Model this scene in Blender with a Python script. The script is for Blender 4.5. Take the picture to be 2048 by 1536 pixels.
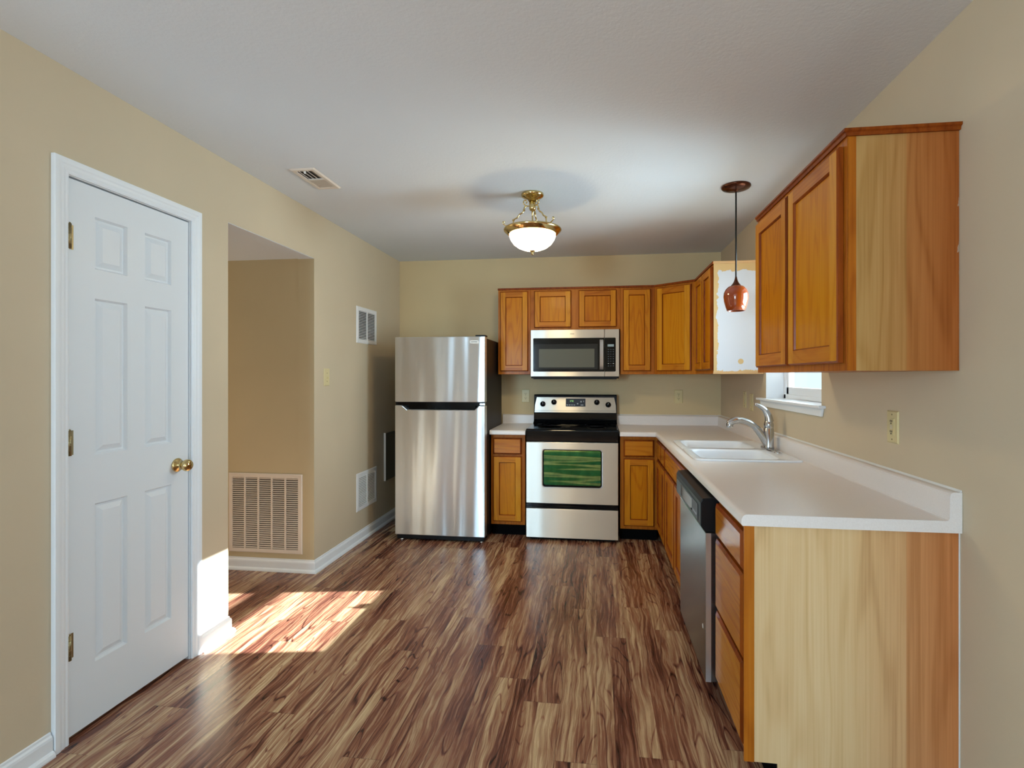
import bpy, bmesh, math, random
from mathutils import Vector, Matrix

for o in list(bpy.data.objects):
    bpy.data.objects.remove(o)
C = bpy.context.scene.collection
SC = bpy.context.scene
random.seed(7)

# ------------------------------------------------------------------ camera
cam = bpy.data.cameras.new('camera')
cam.sensor_fit = 'HORIZONTAL'
cam.sensor_width = 36.0
cam.lens = 1035.2357 / 2048 * 36.0
cam.shift_x = -(1059.133 - 1024) / 2048
cam.shift_y = -(768 - 752.59) / 2048
cam.clip_start = 0.02
camo = bpy.data.objects.new('camera', cam)
C.objects.link(camo)
camo.location = (0, 0, 1.37)
camo.rotation_euler = (math.pi / 2, 0, 0.1287)
SC.camera = camo

# ------------------------------------------------------------------ view, world, sun, daylight, added fill
SC.view_settings.view_transform = 'Standard'
SC.view_settings.look = 'None'
SC.view_settings.exposure = 0.0
SC.view_settings.gamma = 1.0
SC.view_settings.use_curve_mapping = False
world = bpy.data.worlds.new('world')
SC.world = world
world.use_nodes = True
bg = world.node_tree.nodes['Background']
bg.inputs[0].default_value = (0.70, 0.92, 1.0, 1)
bg.inputs[1].default_value = 1.3


def lamp(name, kind, loc, direction, energy, color, **kw):
    d = bpy.data.lights.new(name, kind)
    d.energy = energy
    d.color = color
    for k, v in kw.items():
        setattr(d, k, v)
    o = bpy.data.objects.new(name, d)
    C.objects.link(o)
    o.location = loc
    o.rotation_euler = Vector(direction).to_track_quat('-Z', 'Y').to_euler()
    return o


lamp('sun', 'SUN', (6, 4, 5), (-1, -0.175, -0.495), 40.0, (0.80, 0.93, 1.0), angle=0.009)
lamp('patio_daylight', 'AREA', (1.36, -1.5, 1.10), (-1, 0.28, 0.0), 34.0, (0.47, 0.745, 1.0),
     shape='RECTANGLE', size=2.0, size_y=1.95)
lamp('side_daylight', 'AREA', (-3.80, -1.3, 1.35), (1, 0.25, 0.0), 84.0, (0.48, 0.755, 1.0),
     shape='RECTANGLE', size=1.4, size_y=1.4)
lamp('rear_fill', 'AREA', (-2.05, -3.36, 1.45), (0.12, 1, 0), 200.0, (0.47, 0.745, 1.0),
     shape='RECTANGLE', size=0.94, size_y=1.35)  # added fill lamp behind the camera for even light
lamp('kitchen_daylight', 'AREA', (1.42, 3.13, 1.64), (-1, -0.06, 0.0), 24.0, (0.60, 0.84, 1.0),
     shape='RECTANGLE', size=0.55, size_y=0.80, spread=math.radians(105))
lamp('hall_fill', 'AREA', (-3.62, 2.96, 1.2), (1, 0.1, 0), 5.0, (1.0, 0.86, 0.66),
     shape='RECTANGLE', size=0.7, size_y=1.8)  # warm fill added to brighten the hall wall, no fixture there

# ------------------------------------------------------------------ room dimensions (metres)
XL, XR, YB, ZC = -1.954, 1.140, 4.970, 2.518
YR_ = -3.2                    # rear wall, behind the camera
YN1, YN2, ZO = 2.538, 3.390, 2.194   # hall opening in the left wall
XH = -3.70                    # end of the hall

# ------------------------------------------------------------------ materials
MATS = {}


def srgb(r, g, b):
    f = lambda c: (c / 255 / 12.92) if c / 255 <= 0.04045 else ((c / 255 + 0.055) / 1.055) ** 2.4
    return (f(r), f(g), f(b), 1.0)


def base_mat(name, col, rough=0.5, metal=0.0, spec=0.5, coat=0.0, emit=None, es=0.0, trans=0.0, ior=1.45):
    m = bpy.data.materials.new(name)
    m.use_nodes = True
    b = m.node_tree.nodes['Principled BSDF']
    b.inputs['Base Color'].default_value = col
    b.inputs['Roughness'].default_value = rough
    b.inputs['Metallic'].default_value = metal
    b.inputs['Specular IOR Level'].default_value = spec
    b.inputs['Coat Weight'].default_value = coat
    b.inputs['Coat Roughness'].default_value = 0.12
    b.inputs['Transmission Weight'].default_value = trans
    b.inputs['IOR'].default_value = ior
    if emit:
        b.inputs['Emission Color'].default_value = emit
        b.inputs['Emission Strength'].default_value = es
    MATS[name] = m
    return m


class NB:
    """small node-graph helper"""
    def __init__(self, m):
        self.t = m.node_tree
        self.n = m.node_tree.nodes
        self.b = self.n['Principled BSDF']

    def node(self, kind, **kw):
        n = self.n.new(kind)
        for k, v in kw.items():
            setattr(n, k, v)
        return n

    def link(self, a, b):
        self.t.links.new(a, b)

    def put(self, sock, v):
        if hasattr(v, 'is_output'):
            self.link(v, sock)
        elif v is not None:
            sock.default_value = v

    def math(self, op, a, b=None, c=None, clamp=False):
        n = self.node('ShaderNodeMath', operation=op)
        n.use_clamp = clamp
        self.put(n.inputs[0], a)
        if b is not None:
            self.put(n.inputs[1], b)
        if c is not None:
            self.put(n.inputs[2], c)
        return n.outputs[0]

    def coords(self):
        return self.node('ShaderNodeTexCoord').outputs['Object']

    def sep(self, v):
        n = self.node('ShaderNodeSeparateXYZ')
        self.link(v, n.inputs[0])
        return n.outputs

    def comb(self, x, y, z):
        n = self.node('ShaderNodeCombineXYZ')
        for s, v in zip(n.inputs, (x, y, z)):
            self.put(s, v)
        return n.outputs[0]

    def noise(self, vec, scale=5.0, detail=3.0, rough=0.5, dist=0.0):
        n = self.node('ShaderNodeTexNoise')
        self.link(vec, n.inputs['Vector'])
        n.inputs['Scale'].default_value = scale
        n.inputs['Detail'].default_value = detail
        n.inputs['Roughness'].default_value = rough
        n.inputs['Distortion'].default_value = dist
        return n.outputs[0]

    def ramp(self, fac, stops):
        n = self.node('ShaderNodeValToRGB')
        self.link(fac, n.inputs[0])
        r = n.color_ramp
        while len(r.elements) < len(stops):
            r.elements.new(0.5)
        for e, (p, c) in zip(r.elements, stops):
            e.position = p
            e.color = c
        return n.outputs[0]

    def mix(self, fac, a, b, blend='MIX'):
        n = self.node('ShaderNodeMix', data_type='RGBA', blend_type=blend)
        self.put(n.inputs[0], fac)
        self.put(n.inputs[6], a)
        self.put(n.inputs[7], b)
        return n.outputs[2]

    def bump(self, h, strength=0.2, dist=0.01):
        n = self.node('ShaderNodeBump')
        n.inputs['Strength'].default_value = strength
        n.inputs['Distance'].default_value = dist
        self.link(h, n.inputs['Height'])
        self.link(n.outputs[0], self.b.inputs['Normal'])
        return n

    def color(self, c):
        self.link(c, self.b.inputs['Base Color'])


def paint(name, col, rough, bump_scale=90, bump=0.08, vary=0.03):
    m = base_mat(name, col, rough, spec=0.3)
    g = NB(m)
    co = g.coords()
    n = g.noise(co, 1.3, 3)
    dark = tuple(c * (1 - vary * 2) for c in col[:3]) + (1,)
    lite = tuple(min(1, c * (1 + vary)) for c in col[:3]) + (1,)
    g.color(g.ramp(n, [(0.3, dark), (0.7, lite)]))
    g.bump(g.noise(co, bump_scale, 4, 0.6), bump, 0.004)
    return m


paint('wall_paint', srgb(208, 190, 161), 0.62)
paint('hall_dim_paint', srgb(200, 182, 146), 0.62)  # wall paint warmed and darkened, dim hall light put into the colour
paint('back_lit_paint', srgb(212, 189, 146), 0.62)  # wall paint yellowed, warm lamp light put into the colour
paint('ceiling_paint', srgb(224, 227, 230), 0.85, 60, 0.28, 0.012)
paint('trim_white', srgb(236, 238, 240), 0.35, 30, 0.02, 0.008)
paint('door_white', srgb(228, 231, 234), 0.38, 160, 0.05, 0.008)
base_mat('plate_almond', srgb(214, 196, 146), 0.4)
base_mat('slot_dark', srgb(40, 34, 28), 0.6)
base_mat('vent_white', srgb(232, 230, 228), 0.4)
base_mat('vent_almond', srgb(226, 212, 196), 0.45)
base_mat('vent_dark', srgb(30, 24, 20), 0.8)
base_mat('black_plastic', srgb(13, 13, 14), 0.4, spec=0.25)
base_mat('black_gloss', srgb(6, 7, 10), 0.07, spec=0.28)
base_mat('black_matte', srgb(12, 11, 11), 0.7)
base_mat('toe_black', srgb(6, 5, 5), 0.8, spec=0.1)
base_mat('brass', srgb(212, 188, 132), 0.13, metal=1.0)
base_mat('hinge_brass', srgb(150, 135, 100), 0.4, metal=0.9)
base_mat('bronze', srgb(92, 52, 36), 0.22, metal=0.9)
base_mat('chrome', srgb(214, 214, 214), 0.16, metal=1.0)
base_mat('nickel', srgb(192, 192, 192), 0.20, metal=1.0)
base_mat('enamel', srgb(240, 242, 245), 0.14, spec=0.5, coat=0.3)
base_mat('caulk', srgb(235, 233, 228), 0.6)
base_mat('metal_panel', srgb(70, 62, 56), 0.5, metal=0.3)
base_mat('fridge_side', srgb(27, 22, 20), 0.45, spec=0.2)
base_mat('control_grey', srgb(50, 50, 54), 0.35, spec=0.3)
base_mat('button_grey', srgb(168, 170, 172), 0.5)
base_mat('key_dim', srgb(52, 60, 70), 0.5)
base_mat('badge', srgb(214, 208, 198), 0.4, metal=0.2)
base_mat('badge_ink', srgb(120, 114, 104), 0.5)
base_mat('display_green', srgb(30, 60, 20), 0.4, emit=(0.45, 1.0, 0.25, 1), es=1.1)
base_mat('display_grey', srgb(150, 165, 165), 0.4)
base_mat('bulb_glass', srgb(255, 248, 236), 0.35, emit=(1.0, 0.80, 0.46, 1), es=40.0)
base_mat('shade_glass', srgb(140, 56, 12), 0.06, spec=0.6, coat=0.6)
base_mat('microwave_window', srgb(98, 98, 88), 0.06, spec=0.35)
base_mat('microwave_mask', srgb(38, 40, 42), 0.06, spec=0.35)

# oven window: green mirror glass, with reflected bands painted into its colour
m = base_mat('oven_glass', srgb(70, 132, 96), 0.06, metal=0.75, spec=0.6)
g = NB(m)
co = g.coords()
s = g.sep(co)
refl_bands = g.noise(g.comb(g.math('MULTIPLY', s[0], 0.35), s[1], g.math('MULTIPLY', s[2], 9.0)), 2.2, 2)
g.color(g.ramp(refl_bands, [(0.40, srgb(44, 116, 74)), (0.49, srgb(62, 122, 66)), (0.54, srgb(156, 184, 118)), (0.61, srgb(52, 120, 70)), (0.70, srgb(60, 176, 164))]))

# clear window glass
m = base_mat('clear_glass', (1, 1, 1, 1), 0.02)
t = m.node_tree
tr = t.nodes.new('ShaderNodeBsdfTransparent')
gl = t.nodes.new('ShaderNodeBsdfGlossy')
gl.inputs['Roughness'].default_value = 0.02
mx = t.nodes.new('ShaderNodeMixShader')
mx.inputs[0].default_value = 0.06
t.links.new(tr.outputs[0], mx.inputs[1])
t.links.new(gl.outputs[0], mx.inputs[2])
t.links.new(mx.outputs[0], t.nodes['Material Output'].inputs[0])


def steel(name, col, rough, streak=0.5, vertical=True, wav=0.25):
    m = base_mat(name, col, rough, metal=0.85)
    g = NB(m)
    s = g.sep(g.coords())
    if vertical:
        fine = g.comb(g.math('MULTIPLY', s[0], 260.0), g.math('MULTIPLY', s[1], 260.0), g.math('MULTIPLY', s[2], 2.0))
    else:
        fine = g.comb(g.math('MULTIPLY', s[0], 2.0), g.math('MULTIPLY', s[1], 2.0), g.math('MULTIPLY', s[2], 260.0))
    n = g.noise(fine, 1.0, 2)
    r = g.math('MULTIPLY_ADD', n, 0.12 * streak, rough - 0.06 * streak)
    g.link(r, g.b.inputs['Roughness'])
    wavy = g.noise(g.comb(g.math('MULTIPLY', s[0], 5.0), g.math('MULTIPLY', s[1], 5.0), g.math('MULTIPLY', s[2], 0.3)), 1.0, 1)
    g.bump(wavy, wav, 0.02)
    g.b.inputs['Anisotropic'].default_value = 1.0
    g.link(g.comb(0.0, 0.0, 1.0), g.b.inputs['Tangent'])
    return m


steel('stainless', srgb(216, 216, 213), 0.29, wav=1.0)
steel('stainless_range', srgb(224, 216, 202), 0.36, wav=0.12)
steel('stainless_shaded', srgb(112, 104, 98), 0.22, wav=0.08)  # dishwasher door: dark mirrored surroundings put into the colour
steel('stainless_light', srgb(200, 198, 196), 0.3, wav=0.05)


def wood(name, dark, mid, lite, along='z', rough=0.34, coat=0.03, contrast=1.0, rings=16.0, joint=None, scuff=None):
    """maple: long soft grain along one axis, faint cathedral figure"""
    m = base_mat(name, mid, rough, spec=0.12, coat=coat)
    g = NB(m)
    rnd = g.node('ShaderNodeObjectInfo').outputs['Random']
    s = g.sep(g.coords())
    off = g.math('MULTIPLY', rnd, 37.0)
    lo, hi = 1.1, 9.0
    sc = {'z': (hi, hi, lo), 'h': (lo, lo, hi)}[along]
    x = g.math('MULTIPLY_ADD', s[0], sc[0], off)
    y = g.math('MULTIPLY_ADD', s[1], sc[1], off)
    z = g.math('MULTIPLY_ADD', s[2], sc[2], off)
    v = g.comb(x, y, z)
    field = g.noise(v, 0.55, 2, 0.5, 0.3)
    ringv = g.math('SINE', g.math('MULTIPLY', field, rings * 6.28))
    ringv = g.math('POWER', g.math('MULTIPLY_ADD', ringv, 0.5, 0.5), 3.0)
    fv = g.comb(g.math('MULTIPLY', x, 9.0), g.math('MULTIPLY', y, 9.0), z) if along == 'z' else \
        g.comb(x, y, g.math('MULTIPLY', z, 9.0))
    fine = g.noise(fv, 1.6, 4, 0.6)
    broad = g.noise(v, 0.22, 2)
    a = g.math('MULTIPLY', ringv, -0.16 * contrast)
    b = g.math('MULTIPLY_ADD', fine, 0.55 * contrast, a)
    c = g.math('MULTIPLY_ADD', broad, 0.9, b)
    fac = g.math('ADD', c, -0.22)
    col = g.ramp(fac, [(0.18, dark), (0.5, mid), (0.85, lite)])
    if joint:
        axis, pos, dk = joint        # veneer sheets of two tones, glued edge to edge
        wv = g.math('MULTIPLY_ADD', field, 0.10, s['xyz'.index(axis)])
        soft = g.math('MULTIPLY_ADD', g.math('SUBTRACT', wv, pos + 0.05), 2.6, 0.5, clamp=True)
        hard = g.math('GREATER_THAN', s['xyz'.index(axis)], pos)
        st = g.math('MULTIPLY_ADD', hard, 0.30, g.math('MULTIPLY', soft, 0.70))
        col = g.mix(st, col, g.mix(1.0, col, dk, 'MULTIPLY'))
    if scuff:                        # smears of wall paint along the edge by the wall
        sm = g.noise(g.comb(g.math('MULTIPLY', s[0], 30.0), s[1], g.math('MULTIPLY', s[2], 7.0)), 1.0, 4, 0.65)
        ed = g.math('MULTIPLY', g.math('SUBTRACT', s[0], scuff - 0.03), 16.0, clamp=True)
        sm = g.math('MULTIPLY', g.math('GREATER_THAN', g.math('MULTIPLY', sm, ed), 0.40), 0.5)
        col = g.mix(sm, col, srgb(206, 192, 170))
    g.color(col)
    g.bump(fine, 0.03, 0.002)
    return m


wood('maple_v', srgb(174, 100, 18), srgb(204, 132, 28), srgb(218, 154, 46), 'z')
wood('maple_h', srgb(160, 84, 18), srgb(190, 114, 26), srgb(206, 136, 42), 'h')
wood('maple_panel', srgb(168, 88, 8), srgb(196, 119, 13), srgb(212, 142, 26), 'z', contrast=1.1)
wood('maple_edge', srgb(108, 44, 10), srgb(138, 64, 16), srgb(156, 80, 22), 'z')
wood('maple_frame', srgb(152, 78, 18), srgb(182, 104, 28), srgb(198, 124, 42), 'z')
wood('maple_drawer', srgb(162, 88, 16), srgb(192, 118, 26), srgb(206, 138, 42), 'h', 0.2, 0.3)
wood('veneer_upper', srgb(150, 108, 56), srgb(174, 132, 74), srgb(188, 148, 90), 'z', 0.42, 0.1, 1.7, 9.0,
     joint=('x', 0.985 - 0.974, srgb(238, 172, 138)), scuff=0.150)
wood('veneer_base', srgb(196, 156, 106), srgb(218, 181, 130), srgb(228, 196, 148), 'z', 0.42, 0.1, 1.4, 9.0,
     joint=('x', 0.985 - 0.82, srgb(232, 172, 136)))

wood('birch_strip', srgb(196, 150, 100), srgb(212, 168, 118), srgb(222, 182, 134), 'h', 0.45, 0.0)

# cabinet side that was painted white, wood still showing round the edges
m = base_mat('painted_side', srgb(232, 230, 230), 0.5)
g = NB(m)
co = g.coords()
s = g.sep(co)
nz = g.math('MULTIPLY_ADD', g.noise(co, 22.0, 3, 0.6), 0.06, -0.03)
xx = g.math('ADD', s[0], nz)
zz = g.math('ADD', s[2], nz)
inx = g.math('GREATER_THAN', xx, 0.024)
inz0 = g.math('GREATER_THAN', zz, 0.022)
inz1 = g.math('LESS_THAN', zz, 0.715)
mask = g.math('MULTIPLY', g.math('MULTIPLY', inx, inz0), inz1)
sx = g.math('POWER', g.math('ADD', s[0], -0.18), 2.0)
sz = g.math('POWER', g.math('ADD', s[2], -0.085), 2.0)
spot = g.math('GREATER_THAN', g.math('ADD', sx, sz), 0.00035)
mask = g.math('MULTIPLY', mask, spot)
g.color(g.mix(mask, srgb(206, 168, 112), srgb(204, 201, 202)))

# laminate worktop
m = base_mat('laminate', srgb(222, 212, 204), 0.28, spec=0.45)
g = NB(m)
g.color(g.ramp(g.noise(g.coords(), 260.0, 2), [(0.3, srgb(232, 222, 214)), (0.7, srgb(238, 229, 222))]))

# vinyl plank floor
m = base_mat('plank_floor', srgb(110, 72, 52), 0.34, spec=0.45)
g = NB(m)
s = g.sep(g.coords())
PW, PL = 0.152, 1.22
row = g.math('FLOOR', g.math('DIVIDE', s[0], PW))
wn = g.node('ShaderNodeTexWhiteNoise', noise_dimensions='1D')
g.link(row, wn.inputs['W'])
ysh = g.math('MULTIPLY_ADD', wn.outputs['Value'], PL * 3.0, s[1])
colm = g.math('FLOOR', g.math('DIVIDE', ysh, PL))
wn2 = g.node('ShaderNodeTexWhiteNoise', noise_dimensions='2D')
g.link(g.comb(row, colm, 0.0), wn2.inputs['Vector'])
pid = wn2.outputs['Value']
fx = g.math('FRACT', g.math('DIVIDE', s[0], PW))
strip = g.math('GREATER_THAN', fx, g.math('MULTIPLY_ADD', pid, 0.5, 0.25))     # narrower boards printed on each plank
pid2 = g.math('FRACT', g.math('MULTIPLY_ADD', strip, 0.37, g.math('MULTIPLY', pid, 1.7)))
o1 = g.math('MULTIPLY', pid2, 53.0)
wob = g.noise(g.comb(g.math('MULTIPLY_ADD', s[0], 6.0, o1), g.math('MULTIPLY_ADD', s[1], 2.6, o1), o1), 1.0, 2)
xw = g.math('MULTIPLY_ADD', wob, 0.060, s[0])
fld = g.noise(g.comb(g.math('MULTIPLY_ADD', xw, 9.0, o1), g.math('MULTIPLY_ADD', s[1], 0.85, o1), o1), 1.0, 1, 0.4, 0.15)
sn = g.math('ABSOLUTE', g.math('SINE', g.math('MULTIPLY', fld, 46.0)))
line = g.math('SUBTRACT', 1.0, g.math('MULTIPLY', sn, 3.4), clamp=True)          # thin dark growth lines
patch = g.noise(g.comb(g.math('MULTIPLY_ADD', s[0], 7.0, o1), g.math('MULTIPLY_ADD', s[1], 1.6, o1), o1), 1.0, 2)
line = g.math('MULTIPLY', line, g.math('MULTIPLY_ADD', patch, 4.0, -1.35, clamp=True))
fine = g.noise(g.comb(g.math('MULTIPLY_ADD', xw, 74.0, o1), g.math('MULTIPLY_ADD', s[1], 2.6, o1), o1), 1.0, 5, 0.66)
broad = g.noise(g.comb(g.math('MULTIPLY_ADD', xw, 15.0, o1), g.math('MULTIPLY_ADD', s[1], 1.4, o1), o1), 1.0, 3)
f = g.math('MULTIPLY_ADD', fine, 1.30, g.math('MULTIPLY', line, -0.36))
f = g.math('MULTIPLY_ADD', broad, 0.75, f)
f = g.math('MULTIPLY_ADD', pid2, 0.30, f)
f = g.math('ADD', f, -0.665)
col = g.ramp(f, [(0.06, srgb(48, 24, 19)), (0.28, srgb(98, 55, 43)), (0.46, srgb(140, 91, 69)),
                 (0.62, srgb(172, 134, 102)), (0.82, srgb(204, 174, 134))])
fy = g.math('FRACT', g.math('DIVIDE', ysh, PL))
seam = g.math('MAXIMUM', g.math('LESS_THAN', fx, 0.010), g.math('LESS_THAN', fy, 0.0016))
g.color(g.mix(g.math('MULTIPLY', seam, 0.55), col, srgb(48, 28, 22)))
g.link(g.math('MULTIPLY_ADD', fine, 0.10, 0.22), g.b.inputs['Roughness'])
g.bump(g.math('MULTIPLY_ADD', seam, -1.0, fine), 0.06, 0.002)

base_mat('ground_out', srgb(190, 185, 170), 0.9)


# ------------------------------------------------------------------ mesh helpers
def box(bm, x0, x1, y0, y1, z0, z1, mi=0):
    vs = [bm.verts.new((x, y, z)) for x in (x0, x1) for y in (y0, y1) for z in (z0, z1)]
    for f in ((0, 1, 3, 2), (4, 6, 7, 5), (0, 4, 5, 1), (2, 3, 7, 6), (0, 2, 6, 4), (1, 5, 7, 3)):
        fc = bm.faces.new([vs[i] for i in f])
        fc.material_index = mi
    return vs


def lathe(bm, prof, c, n=32, axis='z', mi=0):
    """prof: (radius, height) pairs, turned about an axis through c"""
    rings = []
    for r, h in prof:
        ring = []
        for i in range(n):
            a = 2 * math.pi * i / n
            p, q = r * math.cos(a), r * math.sin(a)
            v = {'z': (p, q, h), 'y': (p, h, q), 'x': (h, p, q)}[axis]
            ring.append(bm.verts.new((c[0] + v[0], c[1] + v[1], c[2] + v[2])))
        rings.append(ring)
    for a, b in zip(rings, rings[1:]):
        for i in range(n):
            f = bm.faces.new((a[i], a[(i + 1) % n], b[(i + 1) % n], b[i]))
            f.smooth = True
            f.material_index = mi
    for ring in (rings[0], rings[-1]):
        if (ring[0].co - ring[n // 2].co).length > 1e-5:
            f = bm.faces.new(ring)
            f.material_index = mi
    return rings


def tube(bm, pts, rad, n=10, mi=0, flat=1.0):
    pts = [Vector(p) for p in pts]
    if not hasattr(rad, '__len__'):
        rad = [rad] * len(pts)
    rings = []
    ref = None
    for i, p in enumerate(pts):
        d = (pts[min(i + 1, len(pts) - 1)] - pts[max(i - 1, 0)]).normalized()
        if ref is None:
            ref = Vector((0, 1, 0)) if abs(d.y) < 0.9 else Vector((1, 0, 0))
        u = (ref - d * ref.dot(d)).normalized()
        w = d.cross(u)
        ref = u
        rings.append([bm.verts.new(p + u * rad[i] * flat * math.cos(2 * math.pi * k / n) +
                                   w * rad[i] * math.sin(2 * math.pi * k / n)) for k in range(n)])
    for a, b in zip(rings, rings[1:]):
        for i in range(n):
            f = bm.faces.new((a[i], a[(i + 1) % n], b[(i + 1) % n], b[i]))
            f.smooth = True
            f.material_index = mi
    for r in (rings[0], rings[-1]):
        bm.faces.new(r).material_index = mi


def spline(pts, n=6):
    """Catmull-Rom through the points"""
    P = [Vector(p) for p in pts]
    out = []
    for i in range(len(P) - 1):
        p0, p1, p2, p3 = P[max(i - 1, 0)], P[i], P[i + 1], P[min(i + 2, len(P) - 1)]
        for k in range(n):
            t = k / n
            out.append(0.5 * (2 * p1 + (p2 - p0) * t + (2 * p0 - 5 * p1 + 4 * p2 - p3) * t * t +
                              (3 * p1 - p0 - 3 * p2 + p3) * t ** 3))
    out.append(P[-1])
    return out


class Frame:
    """a face with u across, v up and n out of it"""
    def __init__(self, o, U, N, V=(0, 0, 1)):
        self.o, self.U, self.V, self.N = Vector(o), Vector(U), Vector(V), Vector(N)

    def __call__(self, u, v, n=0.0):
        return self.o + self.U * u + self.V * v + self.N * n


BACK = Frame((0, 0, 0), (1, 0, 0), (0, -1, 0))        # u = x, n toward the camera; n is measured from y = 0


def face(bm, pts, mi=0, smooth=False):
    f = bm.faces.new([bm.verts.new(p) for p in pts])
    f.material_index = mi
    f.smooth = smooth
    return f


def quad_ring(bm, F, r0, n0, r1, n1, mi=0):
    """four quads between two rectangles (u0,v0,u1,v1) at heights n0 and n1"""
    a = [(r0[0], r0[1]), (r0[2], r0[1]), (r0[2], r0[3]), (r0[0], r0[3])]
    b = [(r1[0], r1[1]), (r1[2], r1[1]), (r1[2], r1[3]), (r1[0], r1[3])]
    for i in range(4):
        j = (i + 1) % 4
        face(bm, [F(*a[i], n0), F(*a[j], n0), F(*b[j], n1), F(*b[i], n1)], mi)


def inset(r, d):
    return (r[0] + d, r[1] + d, r[2] - d, r[3] - d)


def fbox(bm, F, u0, v0, u1, v1, n0, n1, mi=0):
    r = (u0, v0, u1, v1)
    quad_ring(bm, F, r, n0, r, n1, mi)
    face(bm, [F(u0, v0, n1), F(u1, v0, n1), F(u1, v1, n1), F(u0, v1, n1)], mi)
    face(bm, [F(u0, v1, n0), F(u1, v1, n0), F(u1, v0, n0), F(u0, v0, n0)], mi)


def prism(bm, F, pts, n0, n1, mi=0):
    a = [bm.verts.new(F(u, v, n0)) for u, v in pts]
    b = [bm.verts.new(F(u, v, n1)) for u, v in pts]
    k = len(pts)
    for i in range(k):
        bm.faces.new((a[i], a[(i + 1) % k], b[(i + 1) % k], b[i])).material_index = mi
    bm.faces.new(b).material_index = mi
    bm.faces.new(a[::-1]).material_index = mi


def rrect(u0, v0, u1, v1, r, k=5):
    """rounded rectangle; r is one radius or four (bl, br, tr, tl)"""
    if not hasattr(r, '__len__'):
        r = (r,) * 4
    out = []
    for (cx, cy, a0, q) in ((u0 + r[0], v0 + r[0], 180, r[0]), (u1 - r[1], v0 + r[1], 270, r[1]),
                            (u1 - r[2], v1 - r[2], 0, r[2]), (u0 + r[3], v1 - r[3], 90, r[3])):
        for i in range(k + 1):
            a = math.radians(a0 + 90 * i / k)
            out.append((cx + q * math.cos(a), cy + q * math.sin(a)))
    return out


def loft(bm, rings, mi=0, cap0=False, cap1=False, smooth=False):
    V = [[bm.verts.new(p) for p in r] for r in rings]
    k = len(rings[0])
    for a, b in zip(V, V[1:]):
        for i in range(k):
            f = bm.faces.new((a[i], a[(i + 1) % k], b[(i + 1) % k], b[i]))
            f.material_index = mi
            f.smooth = smooth
    if cap0:
        bm.faces.new(V[0][::-1]).material_index = mi
    if cap1:
        bm.faces.new(V[-1]).material_index = mi


def sweep(bm, prof, stations, mi=0, caps=True):
    """prof: list of (d, z); stations: functions (d, z) -> point, one per corner of the run"""
    V = [[bm.verts.new(st(d, z)) for d, z in prof] for st in stations]
    k = len(prof)
    for a, b in zip(V, V[1:]):
        for i in range(k):
            bm.faces.new((a[i], a[(i + 1) % k], b[(i + 1) % k], b[i])).material_index = mi
    if caps:
        bm.faces.new(V[0][::-1]).material_index = mi
        bm.faces.new(V[-1]).material_index = mi


LOC = {}


def thing(name, label, cat, loc, group=None):
    o = bpy.data.objects.new(name, None)
    C.objects.link(o)
    o.empty_display_size = 0.1
    o.location = loc
    o['label'] = label
    o['category'] = cat
    if group:
        o['group'] = group
    LOC[o.name] = Vector(loc)
    return o


def obj(name, bm, mats, parent=None, bevel=0.0, seg=2, label=None, angle=35, loc=None):
    """link a bmesh (built in world coordinates) as one object; it keeps its place under its parent"""
    if isinstance(mats, str):
        mats = [mats]
    bmesh.ops.remove_doubles(bm, verts=bm.verts, dist=1e-5)
    bmesh.ops.recalc_face_normals(bm, faces=bm.faces)
    me = bpy.data.meshes.new(name)
    base = LOC[parent.name] if parent is not None else Vector(loc or (0, 0, 0))
    bmesh.ops.translate(bm, verts=bm.verts, vec=-base)
    bm.to_mesh(me)
    bm.free()
    for k in mats:
        me.materials.append(MATS[k])
    o = bpy.data.objects.new(name, me)
    C.objects.link(o)
    LOC[o.name] = base
    if parent is not None:
        o.parent = parent
    else:
        o.location = base
    if bevel:
        b = o.modifiers.new('bevel', 'BEVEL')
        b.width = bevel
        b.segments = seg
        b.limit_method = 'ANGLE'
        b.angle_limit = math.radians(angle)
        b.harden_normals = False
    if label:
        o['label'] = label
    return o


def tag(o, label, cat, group=None):
    o['label'] = label
    o['category'] = cat
    if group:
        o['group'] = group
    return o


def struct(o):
    o['kind'] = 'structure'
    return o


def B():
    return bmesh.new()


# ------------------------------------------------------------------ room shell
bm = B()
box(bm, -3.75, 1.45, YR_ - 0.15, YB + 0.15, -0.12, 0.0)
struct(obj('floor', bm, 'plank_floor'))
bm = B()
box(bm, -3.75, 1.45, YR_ - 0.15, YB + 0.15, ZC, ZC + 0.12)
struct(obj('ceiling', bm, 'ceiling_paint'))
bm = B()
box(bm, XH, XL - 0.118, YN1 - 0.1, YN2 + 0.05, ZO, ZC - 0.002)
box(bm, XL - 0.118, XL - 0.001, YN1 + 0.0005, YN2 - 0.002, ZO - 0.003, ZO - 0.0004)
struct(obj('ceiling_hall', bm, 'ceiling_paint'))

bm = B()      # left wall, with a recess for the closet door and the hall opening
DY0, DY1, DZ = 1.682, 2.286, 2.128
box(bm, XL - 0.118, XL, -0.4, DY0, 0, ZC)
box(bm, XL - 0.118, XL, DY0, DY1, DZ, ZC)
box(bm, XL - 0.118, XL - 0.06, DY0, DY1, 0, DZ)
box(bm, XL - 0.118, XL, DY1, YN1, 0, ZC)
box(bm, XL - 0.118, XL, YN1, YN2, ZO, ZC)
box(bm, XL - 0.118, XL, YN2, YB, 0, ZC)
struct(obj('wall_left', bm, 'wall_paint'))
bm = B()
box(bm, XH, XL - 0.118, YN2, YN2 + 0.12, 0, ZO)
box(bm, XL - 0.119, XL - 0.0005, YN2 - 0.0015, YN2, 0, ZO)
struct(obj('wall_hall', bm, 'hall_dim_paint'))
bm = B()
box(bm, XH, XL - 0.118, YN1 - 0.12, YN1, 0, ZO)
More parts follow.
